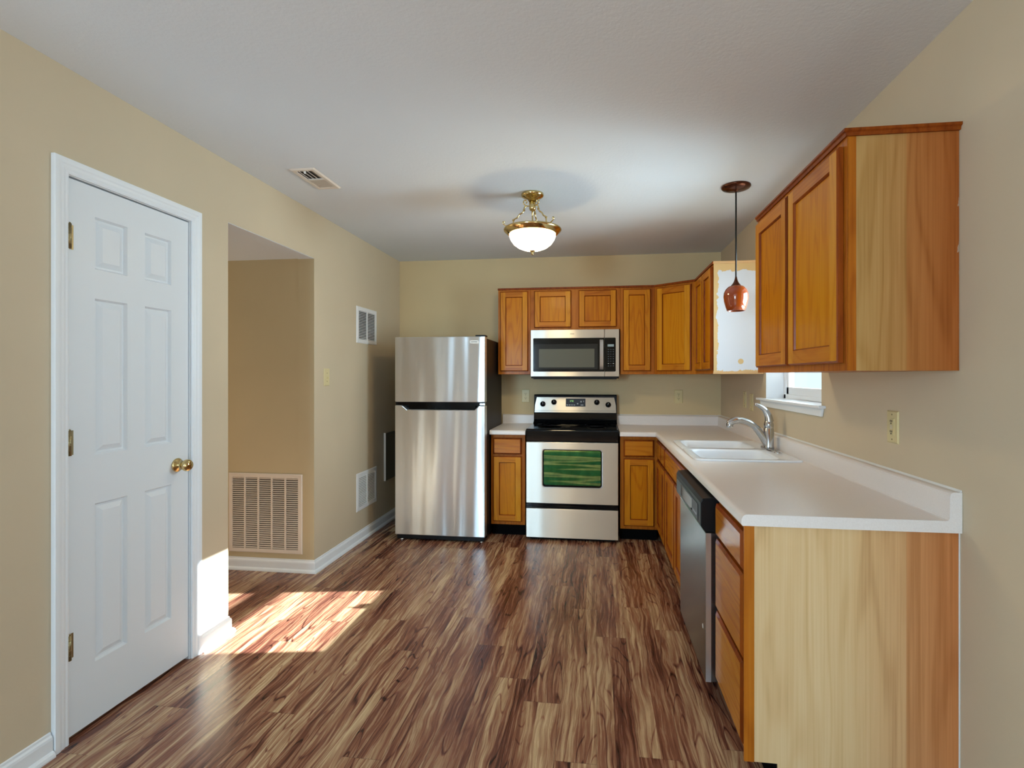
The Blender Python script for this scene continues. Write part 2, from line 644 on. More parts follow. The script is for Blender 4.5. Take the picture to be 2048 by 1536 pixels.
box(bm, XH - 0.1, XH, YN1 - 0.12, YN2 + 0.12, 0, ZC)
struct(obj('wall_hall_end', bm, 'hall_dim_paint'))
bm = B()
box(bm, XL - 0.118, XR + 0.16, YB, YB + 0.14, 0, ZC)
struct(obj('wall_back', bm, 'back_lit_paint'))
WY0, WY1, WZ0, WZ1 = 2.815, 3.690, 1.205, 2.12
PY0, PY1, PZ1 = -2.55, -0.45, 2.08      # glazed patio door in the right wall, behind the camera
bm = B()      # right wall with the window opening
box(bm, XR, XR + 0.16, YR_, PY0, 0, ZC)
box(bm, XR, XR + 0.16, PY0, PY1, PZ1, ZC)
box(bm, XR, XR + 0.16, PY1, WY0, 0, ZC)
box(bm, XR, XR + 0.16, WY1, YB, 0, ZC)
box(bm, XR, XR + 0.16, WY0, WY1, 0, WZ0)
box(bm, XR, XR + 0.16, WY0, WY1, WZ1, ZC)
struct(obj('wall_right', bm, 'wall_paint'))
bm = B()      # rear wall and the far side of the room behind the camera
box(bm, -3.75, -2.56, YR_ - 0.12, YR_, 0, ZC)
box(bm, -1.54, XR + 0.16, YR_ - 0.12, YR_, 0, ZC)
box(bm, -2.56, -1.54, YR_ - 0.12, YR_, 0, 0.75)
box(bm, -2.56, -1.54, YR_ - 0.12, YR_, 2.15, ZC)
struct(obj('wall_rear', bm, 'wall_paint'))
bm = B()
box(bm, XH - 0.05, XH + 0.05, YR_, -2.1, 0, ZC)
box(bm, XH - 0.05, XH + 0.05, -0.5, -0.4, 0, ZC)
box(bm, XH - 0.05, XH + 0.05, -2.1, -0.5, 0, 0.6)
box(bm, XH - 0.05, XH + 0.05, -2.1, -0.5, 2.1, ZC)
box(bm, XH - 0.05, XL - 0.118, -0.52, -0.4, 0, ZC)
struct(obj('wall_rear_side', bm, 'wall_paint'))

# patio door and side window, behind the camera: where the daylight comes in
bm = B()
for y in (PY0, (PY0 + PY1) / 2 - 0.04, PY1 - 0.08):
    box(bm, XR + 0.05, XR + 0.11, y, y + 0.08, 0, PZ1)
box(bm, XR + 0.05, XR + 0.11, PY0, PY1, PZ1 - 0.08, PZ1)
box(bm, XR + 0.05, XR + 0.11, PY0, PY1, 0, 0.1)
pd = struct(obj('door_2', bm, 'trim_white'))
bm = B()
box(bm, XR + 0.078, XR + 0.083, PY0 + 0.08, PY1 - 0.08, 0.1, PZ1 - 0.08)
obj('pane', bm, 'clear_glass', pd)
bm = B()
for y in (-2.1, -1.34, -0.56):
    box(bm, XH - 0.03, XH + 0.03, y, y + 0.06, 0.6, 2.1)
for z in (0.6, 1.32, 2.04):
    box(bm, XH - 0.03, XH + 0.03, -2.1, -0.5, z, z + 0.06)
w2 = struct(obj('window_2', bm, 'trim_white'))
bm = B()
box(bm, XH - 0.003, XH + 0.003, -2.04, -0.56, 0.66, 2.04)
obj('pane', bm, 'clear_glass', w2)

bm = B()  # unseen rear window, added as an opening for the fill lamp
for x in (-2.56, -1.58):
    box(bm, x, x + 0.04, YR_ - 0.09, YR_ - 0.03, 0.75, 2.15)
for z in (0.75, 1.43, 2.11):
    box(bm, -2.56, -1.54, YR_ - 0.09, YR_ - 0.03, z, z + 0.04)
w3 = struct(obj('fill_window', bm, 'trim_white'))
bm = B()
box(bm, -2.52, -1.58, YR_ - 0.062, YR_ - 0.057, 0.79, 2.11)
obj('pane', bm, 'clear_glass', w3)  # pane of the added, unseen fill window

# baseboards: flat board, small ogee on top, quarter-round shoe
BP = [(0, 0), (0.026, 0), (0.026, 0.006), (0.023, 0.015), (0.017, 0.021), (0.013, 0.023), (0.013, 0.064),
      (0.011, 0.072), (0.006, 0.078), (0.005, 0.086), (0, 0.088)]
bm = B()
sweep(bm, BP, [lambda d, z: (XL + d, -0.4, z), lambda d, z: (XL + d, 1.628, z)])
struct(obj('baseboard_left', bm, 'trim_white'))
bm = B()
sweep(bm, BP, [lambda d, z: (XL + d, 2.338, z), lambda d, z: (XL + d, YN1 + d, z), lambda d, z: (XH, YN1 + d, z)])
struct(obj('baseboard_corner', bm, 'trim_white'))
bm = B()
sweep(bm, BP, [lambda d, z: (XH, YN2 - 0.0016 - d, z), lambda d, z: (XL + d, YN2 - 0.0016 - d, z),
               lambda d, z: (XL + d, YB, z)])
struct(obj('baseboard_hall', bm, 'trim_white'))
bm = B()
sweep(bm, BP, [lambda d, z: (XR - d, -0.44, z), lambda d, z: (XR - d, 1.79, z)])
struct(obj('baseboard_right', bm, 'trim_white'))

# ------------------------------------------------------------------ closet door, casing, hardware
CP = [(0, 0), (0, 0.009), (0.006, 0.011), (0.012, 0.009), (0.020, 0.012), (0.030, 0.013), (0.036, 0.016),
      (0.044, 0.017), (0.054, 0.017), (0.056, 0.014), (0.056, 0)]
y0, y1, zt = 1.688, 2.280, 2.122
bm = B()
sweep(bm, CP, [lambda w, t: (XL + t, y0 - w, 0), lambda w, t: (XL + t, y0 - w, zt + w),
               lambda w, t: (XL + t, y1 + w, zt + w), lambda w, t: (XL + t, y1 + w, 0)])
struct(obj('trim_1', bm, 'trim_white'))
bm = B()
box(bm, XL - 0.06, XL - 0.001, DY1 - 0.010, DY1 - 0.001, 0, DZ - 0.001)
box(bm, XL - 0.06, XL - 0.001, DY0 + 0.001, DY0 + 0.010, 0, DZ - 0.001)
box(bm, XL - 0.06, XL - 0.001, DY0 + 0.010, DY1 - 0.010, DZ - 0.008, DZ - 0.001)
struct(obj('trim_2', bm, 'trim_white'))

F = Frame((XL - 0.006, 0, 0), (0, 1, 0), (1, 0, 0))       # door face: u = y, v = z
bm = B()
SY0, SY1, SZ0, SZ1 = 1.695, 2.272, 0.016, 2.114
us = [SY0, 1.803, 1.945, 2.030, 2.172, SY1]
vs = [SZ0, 0.246, 0.868, 1.060, 1.676, 1.792, 1.998, SZ1]
for i in range(5):
    for j in range(7):
        r = (us[i], vs[j], us[i + 1], vs[j + 1])
        if i in (1, 3) and j in (1, 3, 5):
            lv = [(0, 0), (0.007, -0.012), (0.014, -0.012), (0.034, -0.002)]
            for (d0, n0), (d1, n1) in zip(lv, lv[1:]):
                quad_ring(bm, F, inset(r, d0), n0, inset(r, d1), n1)
            q = inset(r, 0.034)
            face(bm, [F(q[0], q[1], -0.002), F(q[2], q[1], -0.002), F(q[2], q[3], -0.002), F(q[0], q[3], -0.002)])
        else:
            face(bm, [F(r[0], r[1]), F(r[2], r[1]), F(r[2], r[3]), F(r[0], r[3])])
quad_ring(bm, F, (SY0, SZ0, SY1, SZ1), 0, (SY0, SZ0, SY1, SZ1), -0.035)
face(bm, [F(SY0, SZ0, -0.035), F(SY0, SZ1, -0.035), F(SY1, SZ1, -0.035), F(SY1, SZ0, -0.035)])
door = struct(obj('door_1', bm, 'door_white'))
for zc in (1.893, 1.120, 0.357):
    bm = B()
    lathe(bm, [(0.0075, zc - 0.047), (0.0075, zc + 0.047)], (XL + 0.006, 1.692, 0), 12)
    for k in range(1, 5):
        z = zc - 0.047 + 0.094 * k / 5
        lathe(bm, [(0.0079, z - 0.0012), (0.0079, z + 0.0012)], (XL + 0.006, 1.692, 0), 12)
    lathe(bm, [(0.0, zc + 0.053), (0.005, zc + 0.051), (0.005, zc + 0.047)], (XL + 0.006, 1.692, 0), 12)
    box(bm, XL - 0.0055, XL - 0.0035, 1.696, 1.716, zc - 0.046, zc + 0.046)
    obj('hinge', bm, 'hinge_brass', door, label='aged brass hinge')
bm = B()
lathe(bm, [(0.032, 0.0), (0.033, 0.004), (0.028, 0.010), (0.014, 0.013), (0.012, 0.026), (0.015, 0.033), (0.024, 0.040),
           (0.028, 0.050), (0.027, 0.060), (0.020, 0.068), (0.010, 0.071), (0.0, 0.072)], (XL - 0.006, 2.205, 0.952), 28, 'x')
obj('door_knob', bm, 'brass', door, label='polished brass knob')

# ------------------------------------------------------------------ kitchen window
bm = B()
WX = XR + 0.115
for (a, b_, c, d) in ((WY0, WY0 + 0.035, 1.222, WZ1), (WY1 - 0.035, WY1, 1.222, WZ1), (WY0, WY1, WZ1 - 0.035, WZ1), (WY0, WY1, 1.222, 1.250)):
    box(bm, WX, WX + 0.055, a, b_, c, d)
win = struct(obj('window_1', bm, 'trim_white', bevel=0.002))
for nm, za, zb, xo in (('sash', 1.250, 1.690, 0.006), ('sash', 1.622, 2.085, 0.030)):
    bm = B()
    ya, yb = WY0 + 0.035, WY1 - 0.035
    for (a, b_, c, d) in ((ya, ya + 0.036, za, zb), (yb - 0.036, yb, za, zb), (ya, yb, za, za + 0.048), (ya, yb, zb - 0.034, zb)):
        box(bm, WX + xo, WX + xo + 0.022, a, b_, c, d)
    sh = obj(nm, bm, 'trim_white', win, bevel=0.002)
    bm = B()
    box(bm, WX + xo + 0.009, WX + xo + 0.013, ya + 0.036, yb - 0.036, za + 0.048, zb - 0.034)
    obj('pane', bm, 'clear_glass', sh)
bm = B()      # stool with horns and the apron below it
prism(bm, Frame((0, 0, 0), (1, 0, 0), (0, 0, 1), (0, 1, 0)),
      [(XR - 0.036, WY0 - 0.055), (XR - 0.0005, WY0 - 0.055), (XR - 0.0005, WY0 + 0.002), (WX, WY0 + 0.002), (WX, WY1 - 0.002),
       (XR - 0.0005, WY1 - 0.002), (XR - 0.0005, WY1 + 0.105), (XR - 0.036, WY1 + 0.105)], 1.207, 1.222)
prism(bm, Frame((XR - 0.0005, 0, 0), (0, 1, 0), (-1, 0, 0)),
      [(WY0 - 0.035, 1.206), (WY0 - 0.02, 1.165), (WY1 + 0.07, 1.165), (WY1 + 0.085, 1.206)], 0, 0.014)
struct(obj('trim_3', bm, 'trim_white', bevel=0.003))
bm = B()      # painted returns of the opening
e = 0.0015
box(bm, XR + 0.001, WX - 0.001, WY1 - e, WY1 - 0.0002, 1.222, WZ1)
box(bm, XR + 0.001, WX - 0.001, WY0 + 0.0002, WY0 + e, 1.222, WZ1)
box(bm, XR + 0.001, WX - 0.001, WY0 + e, WY1 - e, WZ1 - e, WZ1 - 0.0002)
struct(obj('trim_4', bm, 'trim_white'))


# ------------------------------------------------------------------ cabinetry
def door_mesh(F, r, h0, h=0.019, rail=0.055):
    """five-piece door: routed outer edge, stiles, rails, flat recessed panel. Materials: 0 stile, 1 rail, 2 panel, 3 edge"""
    bm = B()
    h1 = h0 + h
    quad_ring(bm, F, r, h0, r, h1 - 0.006, 3)
    quad_ring(bm, F, r, h1 - 0.006, inset(r, 0.004), h1 - 0.004, 3)
    a = inset(r, 0.007)
    quad_ring(bm, F, inset(r, 0.004), h1 - 0.004, a, h1, 3)
    b = inset(r, rail)
    for (u0, v0, u1, v1, mi) in ((a[0], a[1], b[0], a[3], 0), (b[2], a[1], a[2], a[3], 0),
                                 (b[0], a[1], b[2], b[1], 1), (b[0], b[3], b[2], a[3], 1)):
        face(bm, [F(u0, v0, h1), F(u1, v0, h1), F(u1, v1, h1), F(u0, v1, h1)], mi)
    c = inset(b, 0.003)
    quad_ring(bm, F, b, h1, c, h1 - 0.003, 3)
    d = inset(c, 0.003)
    quad_ring(bm, F, c, h1 - 0.003, d, h1 - 0.010, 3)
    face(bm, [F(d[0], d[1], h1 - 0.010), F(d[2], d[1], h1 - 0.010), F(d[2], d[3], h1 - 0.010), F(d[0], d[3], h1 - 0.010)], 2)
    face(bm, [F(r[0], r[1], h0), F(r[0], r[3], h0), F(r[2], r[3], h0), F(r[2], r[1], h0)], 0)
    return bm


DM = ['maple_v', 'maple_h', 'maple_panel', 'maple_edge']


def add_door(F, r, h0, parent, rail=0.055):
    return obj('door', door_mesh(F, r, h0, rail=rail), DM, parent)


def add_drawer(F, r, h0, parent, name='drawer'):
    bm = B()
    h1 = h0 + 0.019
    quad_ring(bm, F, r, h0, r, h1 - 0.007, 1)
    quad_ring(bm, F, r, h1 - 0.007, inset(r, 0.005), h1 - 0.004, 1)
    a = inset(r, 0.012)
    quad_ring(bm, F, inset(r, 0.005), h1 - 0.004, a, h1, 1)
    face(bm, [F(a[0], a[1], h1), F(a[2], a[1], h1), F(a[2], a[3], h1), F(a[0], a[3], h1)], 0)
    face(bm, [F(r[0], r[1], h0), F(r[0], r[3], h0), F(r[2], r[3], h0), F(r[2], r[1], h0)], 0)
    return obj(name, bm, ['maple_drawer', 'maple_edge'], parent)


GAP = 0.0025
UZ0, UZ1 = 1.388, 2.166
UD = 0.332
FB = Frame((0, YB - UD, 0), (1, 0, 0), (0, -1, 0))           # upper cabinets on the back wall
FR = Frame((XR - UD, 0, 0), (0, 1, 0), (-1, 0, 0))           # upper cabinets on the right wall


def upper_body(x0, x1, y0_, y1_, z0, z1, face_axis, sign):
    """carcass with a lighter-coloured face frame; returns bmesh. Material 0 carcass, 1 frame"""
    bm = B()
    box(bm, x0, x1, y0_, y1_, z0, z1, 0)
    return bm


def top_strip(pts_front, parent, depth=0.012):
    pass


UG = 'honey maple wall cabinets'
# narrow cabinet beside the fridge
t = thing('wall_cabinet', 'narrow single-door honey maple wall cabinet between fridge and microwave', 'cabinet', (-0.74, YB - UD, UZ0), UG)
bm = B()
box(bm, -0.888, -0.593, YB - UD, YB - 0.001, UZ0, UZ1)
obj('body', bm, 'maple_frame', t, 0.002)
add_door(FB, (-0.868, UZ0 + 0.028, -0.612, UZ1 - 0.030), GAP, t, 0.050)
bm = B()
box(bm, -0.892, -0.593, YB - UD - 0.010, YB - UD - 0.0005, UZ1 - 0.016, UZ1 + 0.003)
obj('top_molding', bm, 'maple_edge', t, 0.003)
# short cabinet over the microwave
t = thing('wall_cabinet', 'short two-door honey maple wall cabinet above the microwave', 'cabinet', (-0.19, YB - UD, 1.785), UG)
bm = B()
box(bm, -0.592, 0.207, YB - UD, YB - 0.001, 1.786, UZ1)
obj('body', bm, 'maple_frame', t, 0.002)
add_door(FB, (-0.556, 1.806, -0.224, UZ1 - 0.030), GAP, t, 0.050)
add_door(FB, (-0.158, 1.806, 0.174, UZ1 - 0.030), GAP, t, 0.050)
bm = B()
box(bm, -0.5925, 0.2075, YB - UD - 0.010, YB - UD - 0.0005, UZ1 - 0.016, UZ1 + 0.003)
obj('top_molding', bm, 'maple_edge', t, 0.003)
# narrow cabinet right of the microwave
t = thing('wall_cabinet', 'narrow single-door honey maple wall cabinet right of the microwave', 'cabinet', (0.35, YB - UD, UZ0), UG)
bm = B()
box(bm, 0.208, 0.504, YB - UD, YB - 0.001, UZ0, UZ1)
obj('body', bm, 'maple_frame', t, 0.002)
add_door(FB, (0.230, UZ0 + 0.028, 0.470, UZ1 - 0.030), GAP, t, 0.050)
bm = B()
box(bm, 0.208, 0.5045, YB - UD - 0.010, YB - UD - 0.0005, UZ1 - 0.016, UZ1 + 0.003)
obj('top_molding', bm, 'maple_edge', t, 0.003)
# diagonal corner cabinet
YD_ = 4.400
t = thing('wall_cabinet', 'diagonal corner honey maple wall cabinet with one wide door', 'cabinet', (0.80, 4.75, UZ0), UG)
bm = B()
PZ = Frame((0, 0, 0), (1, 0, 0), (0, 0, 1), (0, 1, 0))
prism(bm, PZ, [(0.505, YB - UD), (XR - UD, YD_ + 0.0005), (XR - 0.001, YD_ + 0.0005), (XR - 0.001, YB - 0.001), (0.505, YB - 0.001)], UZ0, UZ1)
obj('body', bm, 'maple_frame', t)
dv = Vector((XR - UD - 0.505, YD_ - (YB - UD), 0))
dl = dv.length
dv.normalize()
FD = Frame((0.505, YB - UD, 0), dv, (dv.y, -dv.x, 0))
add_door(FD, (0.030, UZ0 + 0.028, dl - 0.034, UZ1 - 0.030), GAP, t)
bm = B()
fbox(bm, FD, 0.004, UZ1 - 0.016, dl - 0.004, UZ1 + 0.003, 0.0005, 0.010)
obj('top_molding', bm, 'maple_edge', t, 0.003)
# cabinet by the window, its side painted white
t = thing('wall_cabinet', 'two-door maple wall cabinet with a patchy white painted side by the window', 'cabinet', (XR - UD, 3.735, UZ0), UG)
bm = B()
box(bm, XR - UD, XR - 0.001, 3.735, YD_ - 0.0005, UZ0, UZ1)
obj('body', bm, 'maple_frame', t, 0.002)
add_door(FR, (4.040, UZ0 + 0.028, 4.330, UZ1 - 0.030), GAP, t)
add_door(FR, (3.700 + 0.045, UZ0 + 0.028, 4.028, UZ1 - 0.030), GAP, t)
bm = B()
box(bm, XR - UD - 0.0005, XR - 0.002, 3.7325, 3.7345, UZ0 + 0.002, UZ1 - 0.002)
obj('side_panel', bm, 'painted_side', t, label='side painted white with bare maple round the edges')
bm = B()
box(bm, XR - UD - 0.010, XR - UD - 0.0006, 3.728, YD_ - 0.002, UZ1 - 0.016, UZ1 + 0.003)
obj('top_molding', bm, 'maple_edge', t, 0.003)
for (za, zb) in ((UZ1 - 0.014, UZ1 + 0.003), (UZ0 - 0.001, UZ0 + 0.016)):
    bm = B()
    box(bm, XR - UD - 0.004, XR - 0.002, 3.727, 3.732, za, zb)
    obj('edge_strip', bm, 'birch_strip', t)
# big near cabinet
t = thing('wall_cabinet', 'large two-door honey maple wall cabinet nearest the camera with plain end panel', 'cabinet', (0.974, 1.80, UZ0), UG)
bm = B()
box(bm, XR - UD + 0.001, XR - 0.001, 1.806, 2.735, UZ0, UZ1)
obj('body', bm, 'maple_frame', t)
bm = B()
box(bm, XR - UD, XR - UD + 0.026, 1.7985, 1.8055, UZ0, UZ1)
box(bm, XR - UD - 0.001, XR - UD + 0.0008, 1.7985, 2.735, UZ0, UZ1)
obj('face_frame', bm, 'maple_frame', t)
bm = B()
box(bm, XR - UD + 0.0265, XR - 0.0015, 1.800, 1.8055, UZ0, UZ1)
obj('end_panel', bm, 'veneer_upper', t, label='pale maple veneer end panel, redder towards the wall')
add_door(FR, (1.822, UZ0 + 0.026, 2.270, UZ1 - 0.040), GAP, t, 0.058)
add_door(FR, (2.290, UZ0 + 0.026, 2.712, UZ1 - 0.040), GAP, t, 0.058)
bm = B()
prof = [(0.0, -0.018), (0.006, -0.018), (0.008, -0.008), (0.014, -0.004), (0.014, 0.004), (0.0, 0.004)]
sweep(bm, prof, [lambda d, z: (XR - UD - 0.0015 - d, 2.735, UZ1 + z), lambda d, z: (XR - UD - 0.0015 - d, 1.798 - d, UZ1 + z),
                 lambda d, z: (XR - 0.001, 1.798 - d, UZ1 + z)])
obj('top_molding', bm, 'maple_edge', t)

# base cabinets
BZ0, BZ1 = 0.105, 0.874
BYF = 4.360                 # face of the base cabinets on the back wall
FX = 0.505                  # face of the base cabinets on the right wall
FBB = Frame((0, BYF, 0), (1, 0, 0), (0, -1, 0))
FRB = Frame((FX, 0, 0), (0, 1, 0), (-1, 0, 0))
BG = 'honey maple base cabinets'
for (xa, xb, lab, u0, u1) in ((-0.897, -0.602, 'narrow honey maple base cabinet squeezed between fridge and stove', -0.876, -0.630),
                              (0.194, 0.500, 'narrow honey maple base cabinet between stove and inside corner', 0.222, 0.468)):
    t = thing('base_cabinet', lab, 'cabinet', ((xa + xb) / 2, BYF, 0), BG)
    bm = B()
    box(bm, xa, xb, BYF, YB - 0.03, BZ0, BZ1)
    obj('body', bm, 'maple_frame', t, 0.002)
    bm = B()
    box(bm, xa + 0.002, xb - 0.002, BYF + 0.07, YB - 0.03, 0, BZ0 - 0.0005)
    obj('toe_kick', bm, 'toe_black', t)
    add_drawer(FBB, (u0, 0.706, u1, 0.846), GAP, t)
    add_door(FBB, (u0, BZ0 + 0.030, u1, 0.690), GAP, t, 0.052)
# corner and sink run along the right wall
t = thing('base_cabinet', 'honey maple base cabinet in the inside corner beyond the sink', 'cabinet', (0.80, 4.10, 0), BG)
bm = B()
box(bm, FX, XR - 0.03, 3.822, YB - 0.03, BZ0, BZ1)
obj('body', bm, 'maple_frame', t, 0.002)
bm = B()
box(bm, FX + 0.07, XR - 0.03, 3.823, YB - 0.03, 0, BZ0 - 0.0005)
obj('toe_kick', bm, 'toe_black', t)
add_drawer(FRB, (4.050, 0.706, 4.325, 0.846), GAP, t)
add_drawer(FRB, (3.835, 0.706, 4.035, 0.846), GAP, t)
add_door(FRB, (4.050, BZ0 + 0.030, 4.325, 0.690), GAP, t, 0.05)
add_door(FRB, (3.835, BZ0 + 0.030, 4.035, 0.690), GAP, t, 0.05)
t = thing('base_cabinet', 'honey maple sink cabinet with long false drawer, beside the dishwasher', 'cabinet', (0.80, 3.37, 0), BG)
bm = B()
box(bm, FX, XR - 0.03, 2.912, 3.821, BZ0, 0.70)
box(bm, FX, FX + 0.019, 2.912, 3.821, 0.70, BZ1)
box(bm, FX + 0.019, XR - 0.03, 3.805, 3.821, 0.70, BZ1)
box(bm, FX + 0.019, XR - 0.03, 2.912, 2.928, 0.70, BZ1)
obj('body', bm, 'maple_frame', t)
bm = B()
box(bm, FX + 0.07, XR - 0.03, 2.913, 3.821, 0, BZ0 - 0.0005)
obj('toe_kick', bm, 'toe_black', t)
add_drawer(FRB, (2.945, 0.706, 3.790, 0.846), GAP, t, 'false_drawer')
add_door(FRB, (3.375, BZ0 + 0.030, 3.790, 0.690), GAP, t)
add_door(FRB, (2.945, BZ0 + 0.030, 3.345, 0.690), GAP, t)
# drawer unit with the finished end
t = thing('drawer_cabinet', 'three-drawer honey maple base cabinet with pale end panel nearest the camera', 'cabinet', (0.82, 1.80, 0), BG)
bm = B()
box(bm, FX + 0.0005, XR - 0.02, 1.807, 2.228, BZ0, BZ1)
obj('body', bm, 'maple_frame', t)
bm = B()
box(bm, FX - 0.018, FX + 0.014, 1.799, 1.8065, BZ0 - 0.015, BZ1)
box(bm, FX - 0.0005, FX + 0.0004, 1.8065, 2.228, BZ0 - 0.015, BZ1)
obj('face_frame', bm, 'maple_frame', t)
bm = B()
prism(bm, Frame((0, 1.8065, 0), (1, 0, 0), (0, -1, 0)),
      [(FX + 0.0145, 0.090), (FX + 0.088, 0.090), (FX + 0.088, 0.0), (XR - 0.003, 0.0), (XR - 0.003, BZ1), (FX + 0.0145, BZ1)], 0, 0.006)
obj('end_panel', bm, 'veneer_base', t, label='pale maple veneer end panel, redder towards the wall')
bm = B()
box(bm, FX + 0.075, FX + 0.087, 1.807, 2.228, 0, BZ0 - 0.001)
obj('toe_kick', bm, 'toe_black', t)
for (va, vb) in ((0.716, 0.846), (0.420, 0.702), (0.128, 0.406)):
    add_drawer(FRB, (1.826, va, 2.214, vb), GAP, t)
bm = B()
box(bm, XR - 0.0028, XR - 0.0004, 1.797, 1.805, 0.0, BZ1)
obj('caulk_bead', bm, 'caulk', t)

# ------------------------------------------------------------------ worktops
CZ0, CZ = 0.876, 0.914
CD = 0.665
nose = [(CD - 0.020 + 0.020 * math.sin(math.radians(a)), CZ - 0.020 + 0.020 * math.cos(math.radians(a))) for a in range(0, 91, 15)]
CPROF = [(0.001, CZ0), (CD - 0.004, CZ0), (CD, CZ0 + 0.004)] + nose[::-1] + \
        [(0.046, CZ), (0.040, CZ + 0.002), (0.037, CZ + 0.008), (0.036, 0.992), (0.033, 1.000), (0.026, 1.004), (0.001, 1.004)]
t = thing('countertop', 'long L-shaped cream laminate countertop with backsplash, holding the sink', 'countertop', (0.6, 4.5, CZ0))
bm = B()
sweep(bm, CPROF, [lambda d, z: (0.190, YB - d, z), lambda d, z: (XR - d, YB - d, z), lambda d, z: (XR - d, 1.788, z)])
ct = obj('slab', bm, 'laminate', t)
bm = B()
box(bm, 0.552, 1.068, 2.905, 3.725, 0.80, 0.95)
cut = obj('cutter', bm, 'laminate', t)
md = ct.modifiers.new('cut', 'BOOLEAN')
md.object = cut
md.operation = 'DIFFERENCE'
md.solver = 'EXACT'
dg = bpy.context.evaluated_depsgraph_get()
me = bpy.data.meshes.new_from_object(ct.evaluated_get(dg))
ct.modifiers.clear()
ct.data = me
bpy.data.objects.remove(cut)
bm = B()
sweep(bm, [(0.0006, 1.0045), (0.007, 1.0045), (0.0006, 1.011)],
      [lambda d, z: (0.190, YB - d, z), lambda d, z: (XR - d, YB - d, z), lambda d, z: (XR - d, 1.789, z)])
obj('caulk_bead', bm, 'caulk', t)
bm = B()      # raw profile cap on the near end
CAP = [(d, z) for d, z in CPROF]
V0 = [bm.verts.new((XR - d, 1.7875, z)) for d, z in CAP]
V1 = [bm.verts.new((XR - d, 1.7862, z)) for d, z in CAP]
bm.faces.new(V1)
for i in range(len(CAP)):
    bm.faces.new((V0[i], V0[(i + 1) % len(CAP)], V1[(i + 1) % len(CAP)], V1[i]))
obj('end_cap', bm, 'laminate', t)
bm = B()
sweep(bm, CPROF, [lambda d, z: (-0.900, YB - d, z), lambda d, z: (-0.594, YB - d, z)])
tag(obj('countertop', bm, 'laminate', loc=(-0.75, 4.6, CZ0)), 'short cream laminate countertop piece between fridge and stove', 'countertop')

# ------------------------------------------------------------------ sink, faucet
t = thing('sink', 'white double-bowl drop-in sink set in the cream countertop', 'sink', (0.81, 3.315, CZ))
sx0, sx1, sy0, sy1, sd = 0.531, 1.090, 2.880, 3.752, 3.316
PXY = lambda pts, z: [Vector((u, v, z)) for u, v in pts]
bm = B()
R, q = 0.045, 0.0008
for (ya, yb, bya, byb, rr, rb) in ((sy0, sd, 2.916, 3.288, (R, R, q, q), 0.055), (sd, sy1, 3.344, 3.716, (q, q, R, R), 0.055)):
    near = ya == sy0
    ins = lambda d: (sx0 + d, ya + (d if near else 0), sx1 - d, yb - (0 if near else d))
    o0 = rrect(*ins(0.0), rr)
    o1 = rrect(*ins(0.004), rr)
    o2 = rrect(*ins(0.012), rr)
    bl = lambda d, r: rrect(0.566 + d, bya + d, 0.985 - d, byb - d, r)
    loft(bm, [PXY(o0, CZ + 0.0008), PXY(o0, CZ + 0.005), PXY(o1, CZ + 0.009), PXY(o2, CZ + 0.010), PXY(bl(0, rb), CZ + 0.010),
              PXY(bl(0.005, rb), CZ + 0.007), PXY(bl(0.010, rb), CZ - 0.002), PXY(bl(0.022, rb), CZ - 0.14), PXY(bl(0.035, rb), CZ - 0.165),
              PXY(bl(0.060, rb), CZ - 0.172)], cap1=True, smooth=True)
obj('basin', bm, 'enamel', t, angle=60)
for yc in (3.10, 3.53):
    bm = B()
    lathe(bm, [(0.0, 0.001), (0.03, 0.001), (0.042, 0.004), (0.044, 0.001), (0.044, 0.0)], (0.775, yc, CZ - 0.171), 24)
    obj('drain', bm, 'chrome', t)
bm = B()
lathe(bm, [(0.020, 0.0), (0.020, 0.004), (0.013, 0.008), (0.0, 0.009)], (1.045, 3.165, CZ + 0.0102), 20)
tag(obj('sink_hole_cover', bm, 'nickel', loc=(1.045, 3.165, CZ)), 'small round metal hole cover on the sink deck beside the faucet', 'hole cover')

fx_, fy_, fz_ = 1.045, 3.330, CZ + 0.0103
t = thing('faucet', 'brushed nickel single-lever kitchen faucet standing on the sink deck', 'faucet', (fx_, fy_, fz_))
bm = B()
loft(bm, [PXY([(fx_ + 0.030 * math.cos(a), fy_ + 0.120 * math.copysign(abs(math.sin(a)) ** 0.8, math.sin(a))) for a in
               [2 * math.pi * i / 36 for i in range(36)]], fz_),
          PXY([(fx_ + 0.029 * math.cos(a), fy_ + 0.118 * math.copysign(abs(math.sin(a)) ** 0.8, math.sin(a))) for a in
               [2 * math.pi * i / 36 for i in range(36)]], fz_ + 0.006),
          PXY([(fx_ + 0.024 * math.cos(a), fy_ + 0.100 * math.copysign(abs(math.sin(a)) ** 0.8, math.sin(a))) for a in
               [2 * math.pi * i / 36 for i in range(36)]], fz_ + 0.010)], cap0=True, cap1=True)
obj('base_plate', bm, 'nickel', t)
bm = B()
lathe(bm, [(0.031, 0.010), (0.030, 0.014), (0.0285, 0.02), (0.0285, 0.126), (0.0262, 0.128), (0.0262, 0.131), (0.0285, 0.133),
           (0.0285, 0.152), (0.0272, 0.158), (0.021, 0.176), (0.012, 0.188), (0.0, 0.191)], (fx_, fy_, fz_), 32)
obj('body', bm, 'nickel', t)
bm = B()
sp = spline([(fx_ - 0.002, fy_, fz_ + 0.018), (fx_ - 0.020, fy_, fz_ + 0.045), (fx_ - 0.044, fy_, fz_ + 0.088), (fx_ - 0.080, fy_, fz_ + 0.135),
             (fx_ - 0.125, fy_, fz_ + 0.165), (fx_ - 0.175, fy_, fz_ + 0.176), (fx_ - 0.212, fy_, fz_ + 0.168), (fx_ - 0.236, fy_, fz_ + 0.152)], 5)
k = len(sp)
tube(bm, sp, [0.022 + (0.0 if i < k * 0.4 else -0.003) + (0.002 if i > k * 0.72 else 0) for i in range(k)], 16)
